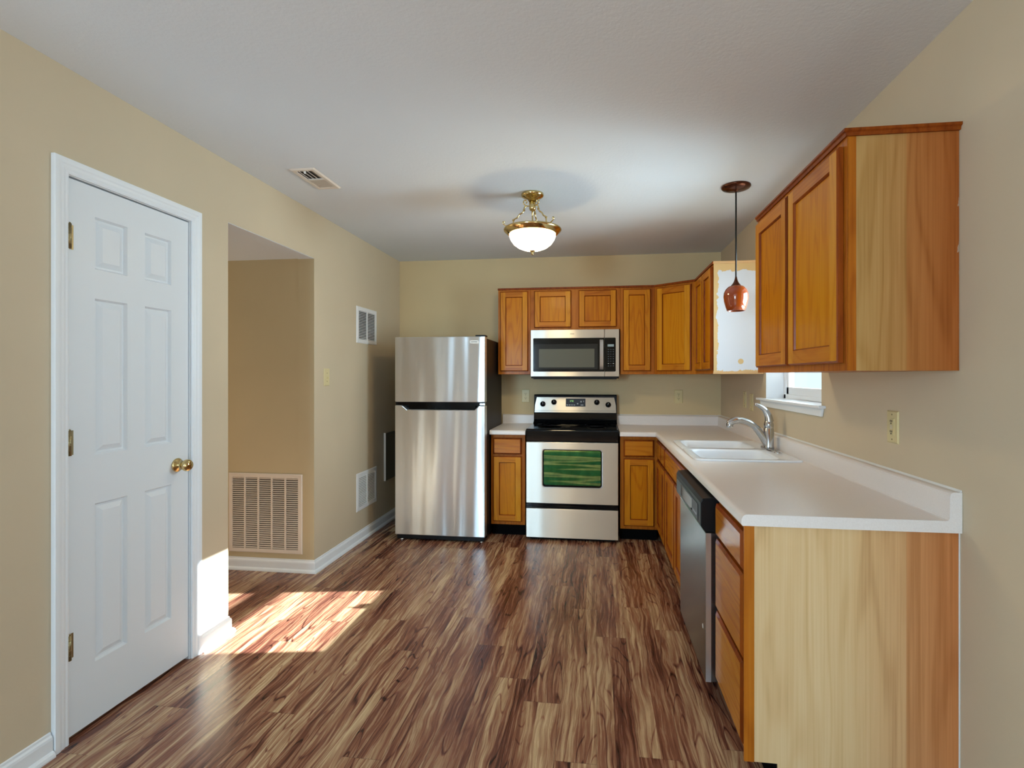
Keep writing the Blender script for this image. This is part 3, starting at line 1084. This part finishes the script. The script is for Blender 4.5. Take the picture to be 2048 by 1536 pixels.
lathe(bm, [(0.017, -0.012), (0.020, -0.008), (0.020, 0.012), (0.014, 0.020)], (fx_ - 0.229, fy_, fz_ + 0.142), 16)
obj('spout', bm, 'nickel', t)
bm = B()
hp = spline([(fx_ + 0.004, fy_, fz_ + 0.168), (fx_ - 0.004, fy_, fz_ + 0.205), (fx_ - 0.024, fy_, fz_ + 0.240), (fx_ - 0.055, fy_, fz_ + 0.264), (fx_ - 0.082, fy_, fz_ + 0.274)], 6)
k = len(hp)
tube(bm, hp, [0.020 * (1 - i / k) + 0.0065 for i in range(k)], 14)
obj('lever', bm, 'nickel', t)

# ------------------------------------------------------------------ refrigerator
fx0, fx1, fy, fz1 = -1.672, -0.904, 4.147, 1.697
t = thing('refrigerator', 'stainless top-freezer refrigerator with dark sides standing against the left wall', 'refrigerator', ((fx0 + fx1) / 2, fy, 0))
FF = Frame((0, fy + 0.075, 0), (1, 0, 0), (0, -1, 0))
bm = B()
box(bm, fx0 + 0.006, fx1 - 0.002, fy + 0.082, 4.90, 0.03, fz1 - 0.012)
obj('body', bm, 'fridge_side', t, 0.004)
bm = B()
fbox(bm, FF, fx0, 1.157, fx1, fz1, 0, 0.075)
fd = obj('freezer_door', bm, 'stainless', t, 0.006, 3)
bm = B()
prism(bm, FF, [(fx0, 0.050), (fx1, 0.050), (fx1, 1.128), (fx1 - 0.052, 1.128), (fx1 - 0.090, 1.092), (fx0 + 0.105, 1.092), (fx0 + 0.062, 1.128),
               (fx0, 1.128)], 0, 0.075)
rd = obj('refrigerator_door', bm, 'stainless', t, 0.006, 3)
bm = B()
fbox(bm, FF, fx0 + 0.004, 1.129, fx1 - 0.004, 1.156, 0, 0.062)
fbox(bm, FF, fx0 + 0.105, 1.093, fx1 - 0.090, 1.129, 0, 0.030)
obj('handle_recess', bm, 'black_gloss', t)
bm = B()
prism(bm, FF, rrect(-1.030, 1.640, -0.956, 1.664, 0.006), 0.0755, 0.078)
bd = obj('badge', bm, 'badge', fd)
bm = B()
fbox(bm, FF, -1.020, 1.649, -0.966, 1.655, 0.0781, 0.0784)
obj('lettering', bm, 'badge_ink', bd)
for (z, h) in ((fz1 + 0.001, 0.014),):
    bm = B()
    fbox(bm, FF, fx1 - 0.09, z, fx1 - 0.006, z + h, -0.05, 0.035)
    obj('hinge_cover', bm, 'black_plastic', t, 0.003)
bm = B()
fbox(bm, FF, fx1 - 0.045, 1.1325, fx1 - 0.001, 1.149, 0.0625, 0.072)
obj('hinge', bm, 'chrome', t, 0.002)
bm = B()
box(bm, fx0 + 0.01, fx1 - 0.01, fy + 0.02, fy + 0.08, 0.012, 0.048)
obj('toe_grille', bm, 'black_plastic', t, 0.003)
for x in (fx0 + 0.05, fx1 - 0.035):
    bm = B()
    lathe(bm, [(0.016, 0.0), (0.016, 0.010), (0.007, 0.012), (0.007, 0.034)], (x, fy + 0.032, 0), 14)
    obj('foot', bm, 'chrome', t)

# metal access panel on the wall beside the fridge
t = thing('access_panel', 'dark access panel on the left wall in the gap beside the fridge', 'panel', (XL, 4.72, 0.40))
bm = B()
box(bm, XL + 0.0005, XL + 0.018, 4.585, 4.90, 0.40, 0.84)
obj('panel_door', bm, 'metal_panel', t, 0.003)
bm = B()
box(bm, XL + 0.001, XL + 0.019, 4.579, 4.584, 0.40, 0.845)
obj('edge_trim', bm, 'badge', t, label='pale edge trim')

# ------------------------------------------------------------------ stove
rx0, rx1, ry = -0.586, 0.178, 4.291
rc = (rx0 + rx1) / 2
t = thing('stove', 'freestanding electric stove with stainless front and black glass top', 'stove', (rc, ry, 0))
FS = Frame((0, ry, 0), (1, 0, 0), (0, -1, 0))      # n = 0 on the stainless front
bm = B()
box(bm, rx0 + 0.004, rx1 - 0.004, ry + 0.045, 4.93, 0.03, 0.915)
obj('body', bm, 'black_plastic', t)
bm = B()
box(bm, rx0, rx1, ry + 0.012, 4.86, 0.910, 0.930)
prism(bm, Frame((rx0, 0, 0), (0, 1, 0), (1, 0, 0)), [(ry + 0.003, 0.828), (ry + 0.044, 0.828), (ry + 0.044, 0.912), (ry + 0.012, 0.928), (ry + 0.003, 0.918)], 0, rx1 - rx0)
obj('cooktop', bm, 'black_gloss', t, 0.005)
for (x, y, r) in ((-0.40, 4.48, 0.105), (0.0, 4.48, 0.08), (-0.40, 4.74, 0.08), (0.0, 4.74, 0.105)):
    bm = B()
    lathe(bm, [(r, 0), (r, 0.0004), (r - 0.004, 0.0004), (r - 0.004, 0)], (x, y, 0.9303), 40)
    obj('burner_ring', bm, 'control_grey', t)
bm = B()
win_r = rrect(-0.447, 0.450, 0.044, 0.762, 0.022, 5)
win_o = rrect(-0.453, 0.444, 0.050, 0.768, 0.026, 5)
orr = rrect(rx0 + 0.001, 0.312, rx1 - 0.001, 0.822, 0.004, 5)
P3 = lambda pts, n: [FS(u, v, n) for u, v in pts]
loft(bm, [P3(orr, -0.045), P3(orr, -0.004), P3(rrect(rx0 + 0.005, 0.316, rx1 - 0.005, 0.818, 0.004, 5), 0.0), P3(win_o, 0.0)], cap0=True)
loft(bm, [P3(win_o, 0.0), P3(win_o, 0.0025), P3(win_r, 0.002), P3(win_r, -0.008)], 1)
od = obj('oven_door', bm, ['stainless_range', 'stainless_light'], t)
bm = B()
prism(bm, FS, win_r, -0.012, -0.008)
fr_ = obj('window_border', bm, 'black_gloss', od)
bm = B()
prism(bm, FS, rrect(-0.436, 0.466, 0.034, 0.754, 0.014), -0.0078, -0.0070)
obj('window_glass', bm, 'oven_glass', od, label='green mirrored oven glass with painted reflection bands')
bm = B()
fbox(bm, FS, rx0 + 0.002, 0.270, rx1 - 0.002, 0.310, -0.04, -0.006)
fbox(bm, FS, rx0 + 0.002, 0.286, rx1 - 0.002, 0.292, -0.006, -0.002)
obj('drawer_grip', bm, 'black_gloss', t, 0.002)
bm = B()
fbox(bm, FS, rx0 + 0.001, 0.026, rx1 - 0.001, 0.268, -0.045, 0.0)
obj('storage_drawer', bm, 'stainless_range', t, 0.004)
bm = B()
box(bm, rx0 + 0.03, rx1 - 0.03, ry + 0.05, 4.90, 0.0, 0.03)
obj('base', bm, 'toe_black', t)
# backguard: black lower step, slanted stainless control panel in a black frame
bm = B()
prism(bm, Frame((-0.588, 0, 0), (0, 1, 0), (1, 0, 0)),
      [(4.80, 0.928), (4.815, 0.940), (4.845, 0.952), (4.858, 0.962), (4.858, 1.020), (4.862, 1.028), (4.885, 1.190), (4.895, 1.198), (4.935, 1.198), (4.935, 0.928)], 0, 0.775)
bg_ = obj('backguard', bm, 'black_gloss', t, 0.003)
sl = Vector((0, 4.885 - 4.862, 1.190 - 1.028)).normalized()
FG = Frame((0, 4.862, 1.028), (1, 0, 0), (0, -sl.z, sl.y), sl)
gz = lambda z: (z - 1.028) / sl.z
bm = B()
prism(bm, FG, [(-0.581, gz(1.030)), (0.180, gz(1.030)), (0.177, gz(1.100)), (0.162, gz(1.172)), (-0.562, gz(1.172)), (-0.578, gz(1.100))], 0.001, 0.004)
cp = obj('control_panel', bm, 'stainless_range', t, 0.001)
bm = B()
fbox(bm, FG, -0.578, gz(1.046), 0.177, gz(1.048), 0.0041, 0.0045)
obj('groove', bm, 'control_grey', cp)
bm = B()
fbox(bm, FG, -0.287, gz(1.086), -0.103, gz(1.160), 0.0041, 0.006)
ds = obj('display', bm, 'control_grey', cp)
SEG = {'1': 'bc', '2': 'abged', '4': 'fgbc', '0': 'abcdef'}


def seven(bm, F, u, v, w, h, ch, n):
    t_ = w * 0.2
    R_ = {'a': (0, h - t_, w, h), 'd': (0, 0, w, t_), 'g': (0, h / 2 - t_ / 2, w, h / 2 + t_ / 2), 'b': (w - t_, h / 2, w, h), 'c': (w - t_, 0, w, h / 2),
          'e': (0, 0, t_, h / 2), 'f': (0, h / 2, t_, h)}
    for s_ in SEG[ch]:
        a = R_[s_]
        fbox(bm, F, u + a[0], v + a[1], u + a[2], v + a[3], n, n + 0.0004)


bm = B()
for i, ch in enumerate('1240'):
    seven(bm, FG, -0.252 + i * 0.009 + (0.003 if i > 1 else 0), gz(1.130), 0.0065, 0.014, ch, 0.0061)
obj('clock_digits', bm, 'display_green', ds)
for (u, v, w, h) in [(-0.280 + 0.022 * i, 1.096, 0.015, 0.008) for i in range(4)] + [(-0.150, 1.124, 0.012, 0.014), (-0.123, 1.128, 0.006, 0.012),
                                                                                       (-0.148, 1.096, 0.026, 0.008), (-0.182, 1.106, 0.012, 0.012)]:
    bm = B()
    fbox(bm, FG, u, gz(v), u + w, gz(v + h), 0.0061, 0.0068)
    obj('button', bm, 'button_grey', ds)
for (x, z) in ((-0.503, 1.108), (-0.398, 1.126), (0.003, 1.126), (0.108, 1.104)):
    bm = B()
    p = FG(x, gz(z), 0.004)
    lathe(bm, [(0.026, 0.0), (0.026, -0.003), (0.022, -0.006), (0.021, -0.020), (0.018, -0.024), (0.0, -0.025)], p, 28, 'y')
    kb = obj('knob', bm, 'black_gloss', cp)
    bm = B()
    box(bm, p.x - 0.0012, p.x + 0.0012, p.y - 0.0258, p.y - 0.0252, p.z + 0.006, p.z + 0.018)
    obj('pointer', bm, 'button_grey', kb)

# ------------------------------------------------------------------ microwave
mx0, mx1, my, mz0, mz1 = -0.584, 0.196, 4.580, 1.352, 1.782
t = thing('microwave', 'stainless over-the-range microwave mounted under the short wall cabinet', 'microwave', ((mx0 + mx1) / 2, my, mz0))
FM = Frame((0, my, 0), (1, 0, 0), (0, -1, 0))
bm = B()
box(bm, mx0 + 0.002, mx1 - 0.002, my + 0.032, YB - 0.002, mz0, mz1)
obj('body', bm, 'black_plastic', t)
bm = B()
fbox(bm, FM, mx0, mz0 + 0.016, 0.068, mz1, -0.03, 0)
md_ = obj('door', bm, 'stainless_range', t, 0.003)
bm = B()
fbox(bm, FM, 0.070, mz0 + 0.016, mx1, mz1, -0.03, 0)
mc = obj('control_panel', bm, 'stainless_range', t, 0.003)
bm = B()
prism(bm, FM, rrect(-0.560, 1.412, 0.067, 1.708, (0.008, 0.001, 0.001, 0.008)), 0.0002, 0.003)
mg = obj('door_glass', bm, 'black_gloss', md_)
bm = B()
prism(bm, FM, rrect(-0.546, 1.432, 0.010, 1.655, 0.003), 0.0031, 0.0036)
mk = obj('window_mask', bm, 'microwave_mask', md_)
bm = B()
prism(bm, FM, rrect(-0.508, 1.449, -0.018, 1.612, 0.003), 0.0037, 0.0042)
obj('window', bm, 'microwave_window', md_)
bm = B()
prism(bm, FM, rrect(0.0715, 1.412, 0.166, 1.708, (0.001, 0.008, 0.008, 0.001)), 0.0002, 0.003)
kp = obj('keypad', bm, 'black_gloss', mc)
bm = B()
fbox(bm, FM, 0.096, 1.630, 0.150, 1.650, 0.0031, 0.0036)
obj('display', bm, 'display_grey', kp)
for r in range(8):
    for c in range(3):
        bm = B()
        u, v = 0.098 + c * 0.021, 1.605 - r * 0.0205
        fbox(bm, FM, u, v - 0.003, u + 0.010, v + 0.003, 0.0031, 0.0034)
        obj('button', bm, 'button_grey' if r == 6 and c != 1 else 'key_dim', kp)
bm = B()
prof = spline([(0, 1.430, 0.004), (0, 1.436, 0.020), (0, 1.470, 0.036), (0, 1.560, 0.046), (0, 1.650, 0.036), (0, 1.686, 0.020), (0, 1.692, 0.004)], 4)
pts = [FM(0.0435, p.y, p.z) for p in prof]
for a, b_ in zip(prof, prof[1:]):
    pass
front = [(p.y, p.z) for p in prof]
FMs = Frame((0.0275, my, 0), (0, 0, 1), (1, 0, 0), (0, -1, 0))
inner = [(v, n - 0.010) for v, n in front[2:-2]]
prism(bm, FMs, front + inner[::-1], 0, 0.032)
obj('handle', bm, 'stainless_light', md_, 0.003, angle=50)
bm = B()
fbox(bm, FM, mx0 + 0.01, mz0 - 0.001, mx1 - 0.01, mz0 + 0.014, -0.028, -0.004)
box(bm, mx0 + 0.02, mx1 - 0.02, my + 0.04, YB - 0.06, mz0 - 0.008, mz0 - 0.0005)
obj('vent_grille', bm, 'black_matte', t)
bm = B()
fbox(bm, FM, -0.232, 1.742, -0.196, 1.747, 0.0002, 0.0006)
obj('lettering', bm, 'badge_ink', md_)

# ------------------------------------------------------------------ dishwasher
dy0, dy1 = 2.2365, 2.905
t = thing('dishwasher', 'stainless dishwasher with black control panel under the long countertop', 'dishwasher', (FX, (dy0 + dy1) / 2, 0))
FW = Frame((0.452, 0, 0), (0, 1, 0), (-1, 0, 0))
bm = B()
box(bm, FX + 0.012, XR - 0.03, dy0 + 0.006, dy1 - 0.006, 0.10, 0.868)
obj('body', bm, 'black_plastic', t)
bm = B()
fbox(bm, FW, dy0 + 0.004, 0.092, dy1 - 0.004, 0.716, -0.062, 0)
dd = obj('door', bm, 'stainless_shaded', t, 0.004)
bm = B()
prism(bm, Frame((0, dy0 + 0.004, 0), (1, 0, 0), (0, 1, 0)),
      [(0.514, 0.718), (0.455, 0.718), (0.432, 0.745), (0.432, 0.840), (0.440, 0.858), (0.514, 0.866)], 0, dy1 - dy0 - 0.008)
dc = obj('control_panel', bm, 'black_plastic', t, 0.003)
bm = B()
box(bm, 0.4525, 0.474, dy0 + 0.0015, dy0 + 0.0038, 0.094, 0.714)  # strip in lighter steel, paints in the light on the door's side
obj('lit_door_edge', bm, 'stainless_light', dd, label='stainless edge of the door, its lit side put into the colour')
FWc = Frame((0.432, 0, 0), (0, 1, 0), (-1, 0, 0))
bm = B()
fbox(bm, FWc, dy0 + 0.06, 0.752, dy1 - 0.04, 0.822, 0.0003, 0.002)
fc = obj('fascia', bm, 'control_grey', dc)
bm = B()
fbox(bm, FWc, dy0 + 0.19, 0.762, dy1 - 0.17, 0.815, 0.0022, 0.003)
obj('latch_pocket', bm, 'black_gloss', fc)
for i in range(4):
    bm = B()
    fbox(bm, FWc, dy0 + 0.085 + 0.024 * i, 0.768, dy0 + 0.099 + 0.024 * i, 0.778, 0.0022, 0.0034)
    obj('button', bm, 'button_grey', fc)
bm = B()
box(bm, FX + 0.065, FX + 0.075, dy0 + 0.006, dy1 - 0.006, 0.0, 0.099)
obj('toe_panel', bm, 'black_matte', t)
bm = B()
lathe(bm, [(0.010, 0.0), (0.010, -0.001), (0.0, -0.0015)], (0.4519, dy0 + 0.06, 0.30), 14, 'x')
obj('badge', bm, 'badge', dd)


# ------------------------------------------------------------------ vents and grilles
def grille(F, u0, v0, u1, v1, cols, slats, frame_w, mat, name, label, group, mull=0.012, tilt=0.007, cat='vent'):
    c = F((u0 + u1) / 2, v0, 0)
    t = thing(name, label, cat, c, group)
    bm = B()
    r = (u0, v0, u1, v1)
    i = inset(r, frame_w)
    quad_ring(bm, F, r, 0.0006, r, 0.004)
    quad_ring(bm, F, r, 0.004, inset(r, 0.006), 0.008)
    quad_ring(bm, F, inset(r, 0.006), 0.008, i, 0.008)
    quad_ring(bm, F, i, 0.008, i, 0.0006)
    w = (i[2] - i[0] - mull * (cols - 1)) / cols
    for k in range(1, cols):
        a = i[0] + k * w + (k - 1) * mull
        fbox(bm, F, a, i[1], a + mull, i[3], 0.001, 0.008)
    obj('frame', bm, mat, t)
    bm = B()
    face(bm, [F(i[0], i[1], 0.0008), F(i[2], i[1], 0.0008), F(i[2], i[3], 0.0008), F(i[0], i[3], 0.0008)])
    obj('backing', bm, 'vent_dark', t)
    bm = B()
    p = (i[3] - i[1]) / slats
    for k in range(slats):
        v = i[1] + (k + 0.5) * p
        for q in range(cols):
            a = i[0] + q * (w + mull)
            h = p * 0.26
            pts = [(v + h, 0.0012), (v + h + 0.001, 0.0014), (v - h * 0.6, tilt + 0.0006), (v - h * 0.6 - 0.001, tilt)]
            l = [bm.verts.new(F(a, pv, pn)) for pv, pn in pts]
            rr = [bm.verts.new(F(a + w, pv, pn)) for pv, pn in pts]
            for e_ in range(4):
                bm.faces.new((l[e_], l[(e_ + 1) % 4], rr[(e_ + 1) % 4], rr[e_]))
    obj('louvers', bm, mat, t)
    for (u, v) in (((u0 + u1) / 2 - (u1 - u0) * 0.35, v1 - frame_w * 0.45), ((u0 + u1) / 2 + (u1 - u0) * 0.35, v0 + frame_w * 0.45)):
        bm = B()
        p = F(u, v, 0.0081)
        bmesh.ops.create_uvsphere(bm, u_segments=10, v_segments=6, radius=0.003, matrix=Matrix.Translation(p))
        obj('screw', bm, mat, t)
    return t


FN = Frame((0, YN2 - 0.0016, 0), (1, 0, 0), (0, -1, 0))
FL = Frame((XL, 0, 0), (0, 1, 0), (1, 0, 0))
grille(FN, -2.600, 0.124, -2.040, 0.684, 5, 34, 0.030, 'vent_almond', 'return_grille',
       'large square almond return air grille low on the hall wall', None)
grille(FL, 4.023, 1.646, 4.411, 1.950, 2, 18, 0.034, 'vent_white', 'wall_vent',
       'white wall vent high on the left wall above the fridge top', 'white wall vents', 0.014)
grille(FL, 4.023, 0.254, 4.411, 0.568, 2, 18, 0.034, 'vent_white', 'wall_vent',
       'white wall vent low on the left wall beside the fridge', 'white wall vents', 0.014)
# ceiling register: half its louvers are open
FC = Frame((0, 0, ZC), (0, 1, 0), (0, 0, -1), (-1, 0, 0))          # u = y, v = -x
t = thing('ceiling_vent', 'small almond register in the ceiling near the left wall', 'vent', (-1.613, 2.82, ZC))
bm = B()
r = (2.668, 1.540, 2.976, 1.690)
i = inset(r, 0.026)
quad_ring(bm, FC, r, 0.0006, inset(r, 0.008), 0.008)
quad_ring(bm, FC, inset(r, 0.008), 0.008, i, 0.008)
quad_ring(bm, FC, i, 0.008, i, 0.0006)
um = (i[0] + i[2]) / 2
fbox(bm, FC, um - 0.004, i[1], um + 0.004, i[3], 0.001, 0.008)
obj('frame', bm, 'vent_almond', t)
bm = B()
face(bm, [FC(i[0], i[1], 0.0008), FC(i[2], i[1], 0.0008), FC(i[2], i[3], 0.0008), FC(i[0], i[3], 0.0008)])
obj('backing', bm, 'vent_dark', t)
bm = B()
for k in range(10):
    u = um + 0.006 + (i[2] - um - 0.006) * (k + 0.5) / 10
    face(bm, [FC(u - 0.007, i[1], 0.0068), FC(u + 0.006, i[1], 0.0058), FC(u + 0.006, i[3], 0.0058), FC(u - 0.007, i[3], 0.0068)])
for k in range(4):
    v = i[1] + (i[3] - i[1]) * (k + 0.5) / 4
    face(bm, [FC(i[0], v - 0.0006, 0.0010), FC(um - 0.004, v - 0.0006, 0.0010), FC(um - 0.004, v + 0.0006, 0.0035), FC(i[0], v + 0.0006, 0.0035)])
obj('louvers', bm, 'vent_almond', t)
bm = B()
fbox(bm, FC, i[0] + 0.004, i[1] + 0.045, i[0] + 0.016, i[1] + 0.052, 0.004, 0.016)
obj('damper_lever', bm, 'vent_white', t)


# ------------------------------------------------------------------ outlets and switches
def plate(F, u, v, kind, label, group, w=0.078, h=0.126):
    name = {'duplex': 'wall_outlet', 'toggle': 'light_switch', 'decora': 'wall_outlet', 'rocker': 'light_switch'}[kind]
    cat = 'outlet' if 'outlet' in name else 'switch'
    t = thing(name, label, cat, F(u, v - h / 2, 0), group)
    bm = B()
    r = (u - w / 2, v - h / 2, u + w / 2, v + h / 2)
    quad_ring(bm, F, r, 0.0005, r, 0.002)
    quad_ring(bm, F, r, 0.002, inset(r, 0.005), 0.006)
    q = inset(r, 0.005)
    face(bm, [F(q[0], q[1], 0.006), F(q[2], q[1], 0.006), F(q[2], q[3], 0.006), F(q[0], q[3], 0.006)])
    obj('cover_plate', bm, 'plate_almond', t)
    dot = lambda uu, vv, nn, ww, hh, par, nm, mt: obj(nm, (lambda b_: (fbox(b_, F, uu - ww / 2, vv - hh / 2, uu + ww / 2, vv + hh / 2, nn, nn + 0.0012), b_)[1])(B()), mt, par)
    if kind == 'duplex':
        for dv_ in (0.021, -0.021):
            bm = B()
            prism(bm, F, rrect(u - 0.017, v + dv_ - 0.014, u + 0.017, v + dv_ + 0.014, 0.010), 0.0061, 0.0085)
            rc_ = obj('receptacle', bm, 'plate_almond', t)
            for du in (-0.006, 0.006):
                dot(u + du, v + dv_ + 0.003, 0.0086, 0.0026, 0.009, rc_, 'slot', 'slot_dark')
            dot(u, v + dv_ - 0.008, 0.0086, 0.005, 0.005, rc_, 'slot', 'slot_dark')
        dot(u, v, 0.0061, 0.005, 0.005, t, 'screw', 'hinge_brass')
    elif kind == 'decora':
        bm = B()
        prism(bm, F, rrect(u - 0.0165, v - 0.0335, u + 0.0165, v + 0.0335, 0.002), 0.0061, 0.009)
        rc_ = obj('receptacle', bm, 'plate_almond', t)
        for dv_ in (0.020, -0.020):
            for du in (-0.005, 0.005):
                dot(u + du, v + dv_ + 0.003, 0.0091, 0.0026, 0.008, rc_, 'slot', 'slot_dark')
            dot(u, v + dv_ - 0.006, 0.0091, 0.005, 0.005, rc_, 'slot', 'slot_dark')
        dot(u, v + 0.004, 0.0091, 0.012, 0.004, rc_, 'button', 'vent_almond')
        dot(u, v - 0.004, 0.0091, 0.012, 0.004, rc_, 'button', 'vent_almond')
        for dv_ in (0.048, -0.048):
            dot(u, v + dv_, 0.0061, 0.005, 0.005, t, 'screw', 'hinge_brass')
    else:
        bm = B()
        if kind == 'toggle':
            fbox(bm, F, u - 0.005, v - 0.011, u + 0.005, v + 0.011, 0.0061, 0.008)
            fbox(bm, F, u - 0.004, v - 0.009, u + 0.004, v + 0.002, 0.008, 0.020)
        else:
            fbox(bm, F, u - 0.0165, v - 0.0335, u + 0.0165, v + 0.0335, 0.0061, 0.0095)
        obj('toggle' if kind == 'toggle' else 'rocker', bm, 'plate_almond', t, 0.001)
        for dv_ in ((0.030, -0.030) if kind == 'toggle' else (0.048, -0.048)):
            dot(u, v + dv_, 0.0061, 0.005, 0.005, t, 'screw', 'slot_dark')
    return t


FBW = Frame((0, YB, 0), (1, 0, 0), (0, -1, 0))
FRW = Frame((XR, 0, 0), (0, 1, 0), (-1, 0, 0))
plate(FBW, -0.681, 1.180, 'duplex', 'almond duplex outlet on the back wall between fridge and stove', 'almond outlets')
plate(FBW, 0.759, 1.181, 'duplex', 'almond duplex outlet on the back wall right of the stove', 'almond outlets')
plate(FRW, 2.167, 1.174, 'decora', 'almond outlet with test buttons on the right wall above the countertop', 'almond outlets')
plate(FL, 3.552, 1.363, 'toggle', 'almond toggle switch on the left wall past the hall opening', None)
plate(FRW, 4.010, 1.178, 'rocker', 'almond switch plate on the right wall, nearer the window', 'switch plates by the sink')
plate(FRW, 4.185, 1.190, 'rocker', 'almond switch plate on the right wall, nearer the corner', 'switch plates by the sink')

# ------------------------------------------------------------------ ceiling light
lx, ly = -0.400, 3.234
t = thing('ceiling_light', 'lit semi-flush ceiling light with polished brass ring and white glass bowl', 'light', (lx, ly, ZC))
bm = B()
lathe(bm, [(0.070, ZC - 0.0005), (0.072, ZC - 0.010), (0.066, ZC - 0.020), (0.050, ZC - 0.026), (0.030, ZC - 0.036), (0.024, ZC - 0.046)], (lx, ly, 0), 36)
obj('canopy', bm, 'brass', t)
bm = B()
lathe(bm, [(0.022, ZC - 0.046), (0.022, ZC - 0.092), (0.017, ZC - 0.104), (0.006, ZC - 0.108), (0.005, 2.350), (0.009, 2.345), (0.009, 2.326), (0.003, 2.318)], (lx, ly, 0), 20)
obj('stem', bm, 'brass', t)
zr = 2.292
bm = B()
lathe(bm, [(0.148, zr - 0.036), (0.160, zr - 0.026), (0.178, zr - 0.010), (0.183, zr - 0.002), (0.180, zr + 0.004), (0.160, zr + 0.006), (0.146, zr + 0.004),
           (0.142, zr - 0.002), (0.150, zr - 0.010), (0.146, zr - 0.030), (0.148, zr - 0.036)], (lx, ly, 0), 56)
obj('ring', bm, 'brass', t)
bm = B()
lathe(bm, [(0.147, zr - 0.024), (0.146, zr - 0.040), (0.138, zr - 0.062), (0.120, zr - 0.088), (0.092, zr - 0.110), (0.055, zr - 0.125), (0.020, zr - 0.131), (0.0, zr - 0.132)], (lx, ly, 0), 48)
obj('glass_bowl', bm, 'bulb_glass', t, label='glowing white glass bowl')
bm = B()
lathe(bm, [(0.0, zr - 0.128), (0.019, zr - 0.129), (0.020, zr - 0.134), (0.011, zr - 0.138), (0.007, zr - 0.143), (0.010, zr - 0.149), (0.006, zr - 0.158), (0.0, zr - 0.160)], (lx, ly, 0), 20)
obj('finial', bm, 'brass', t)
for k in range(3):
    a = math.radians(200 + 120 * k)
    path = [(0.024, 2.440), (0.040, 2.440), (0.056, 2.452), (0.056, 2.468), (0.044, 2.474), (0.036, 2.464), (0.042, 2.456)]
    scroll = [(0.040, 2.438), (0.052, 2.428), (0.056, 2.408), (0.066, 2.394), (0.084, 2.382), (0.098, 2.362), (0.114, 2.352), (0.122, 2.340), (0.124, 2.318), (0.130, zr + 0.004)]
    tail = [(0.130, zr + 0.006), (0.146, zr + 0.008), (0.166, zr + 0.014), (0.182, zr + 0.022), (0.190, zr + 0.034), (0.182, zr + 0.040), (0.176, zr + 0.032)]
    bm = B()
    W = lambda L: spline([(lx + r_ * math.cos(a), ly + r_ * math.sin(a), z_) for r_, z_ in L], 4)
    tube(bm, W(path), 0.0042, 8)
    tube(bm, W(scroll), 0.0046, 8)
    tube(bm, W(tail), 0.0036, 8)
    for (r_, z_) in ((0.122, 2.344), (0.054, 2.412)):
        bmesh.ops.create_uvsphere(bm, u_segments=10, v_segments=8, radius=0.008, matrix=Matrix.Translation((lx + r_ * math.cos(a), ly + r_ * math.sin(a), z_)))
    obj('arm', bm, 'brass', t)
bm = B()
lathe(bm, [(0.0, zr + 0.008), (0.09, zr + 0.007), (0.150, zr + 0.003), (0.150, zr + 0.001), (0.0, zr + 0.002)], (lx, ly, 0), 40)
obj('light_stop', bm, 'brass', t)  # unseen disc added to keep the bowl's light off the ceiling

# ------------------------------------------------------------------ pendant
px, py = 0.834, 3.256
t = thing('pendant_light', 'small amber-red glass pendant hanging on a dark cord near the window', 'pendant', (px, py, ZC))
bm = B()
lathe(bm, [(0.084, ZC - 0.0005), (0.085, ZC - 0.008), (0.078, ZC - 0.016), (0.050, ZC - 0.024), (0.012, ZC - 0.028), (0.006, ZC - 0.036)], (px, py, 0), 40)
obj('canopy', bm, 'bronze', t)
bm = B()
tube(bm, [(px, py, ZC - 0.03), (px, py, 2.2), (px, py, 1.950)], 0.0045, 10)
obj('cord', bm, 'black_plastic', t)
bm = B()
lathe(bm, [(0.005, 1.972), (0.007, 1.960), (0.012, 1.942), (0.020, 1.928), (0.028, 1.919), (0.030, 1.914)], (px, py, 0), 24)
obj('cap', bm, 'bronze', t)
bm = B()
lathe(bm, [(0.028, 1.917), (0.045, 1.910), (0.060, 1.894), (0.069, 1.874), (0.0715, 1.850), (0.068, 1.822), (0.060, 1.792), (0.051, 1.764), (0.048, 1.764),
           (0.057, 1.792), (0.065, 1.822), (0.0685, 1.850), (0.066, 1.874), (0.057, 1.892), (0.043, 1.907), (0.026, 1.914)], (px, py, 0), 40)
obj('shade', bm, 'shade_glass', t)

# ground outside the windows
bm = B()
box(bm, 1.46, 12, -6, 12, -0.6, -0.5)
struct(obj('ground_outside', bm, 'ground_out'))
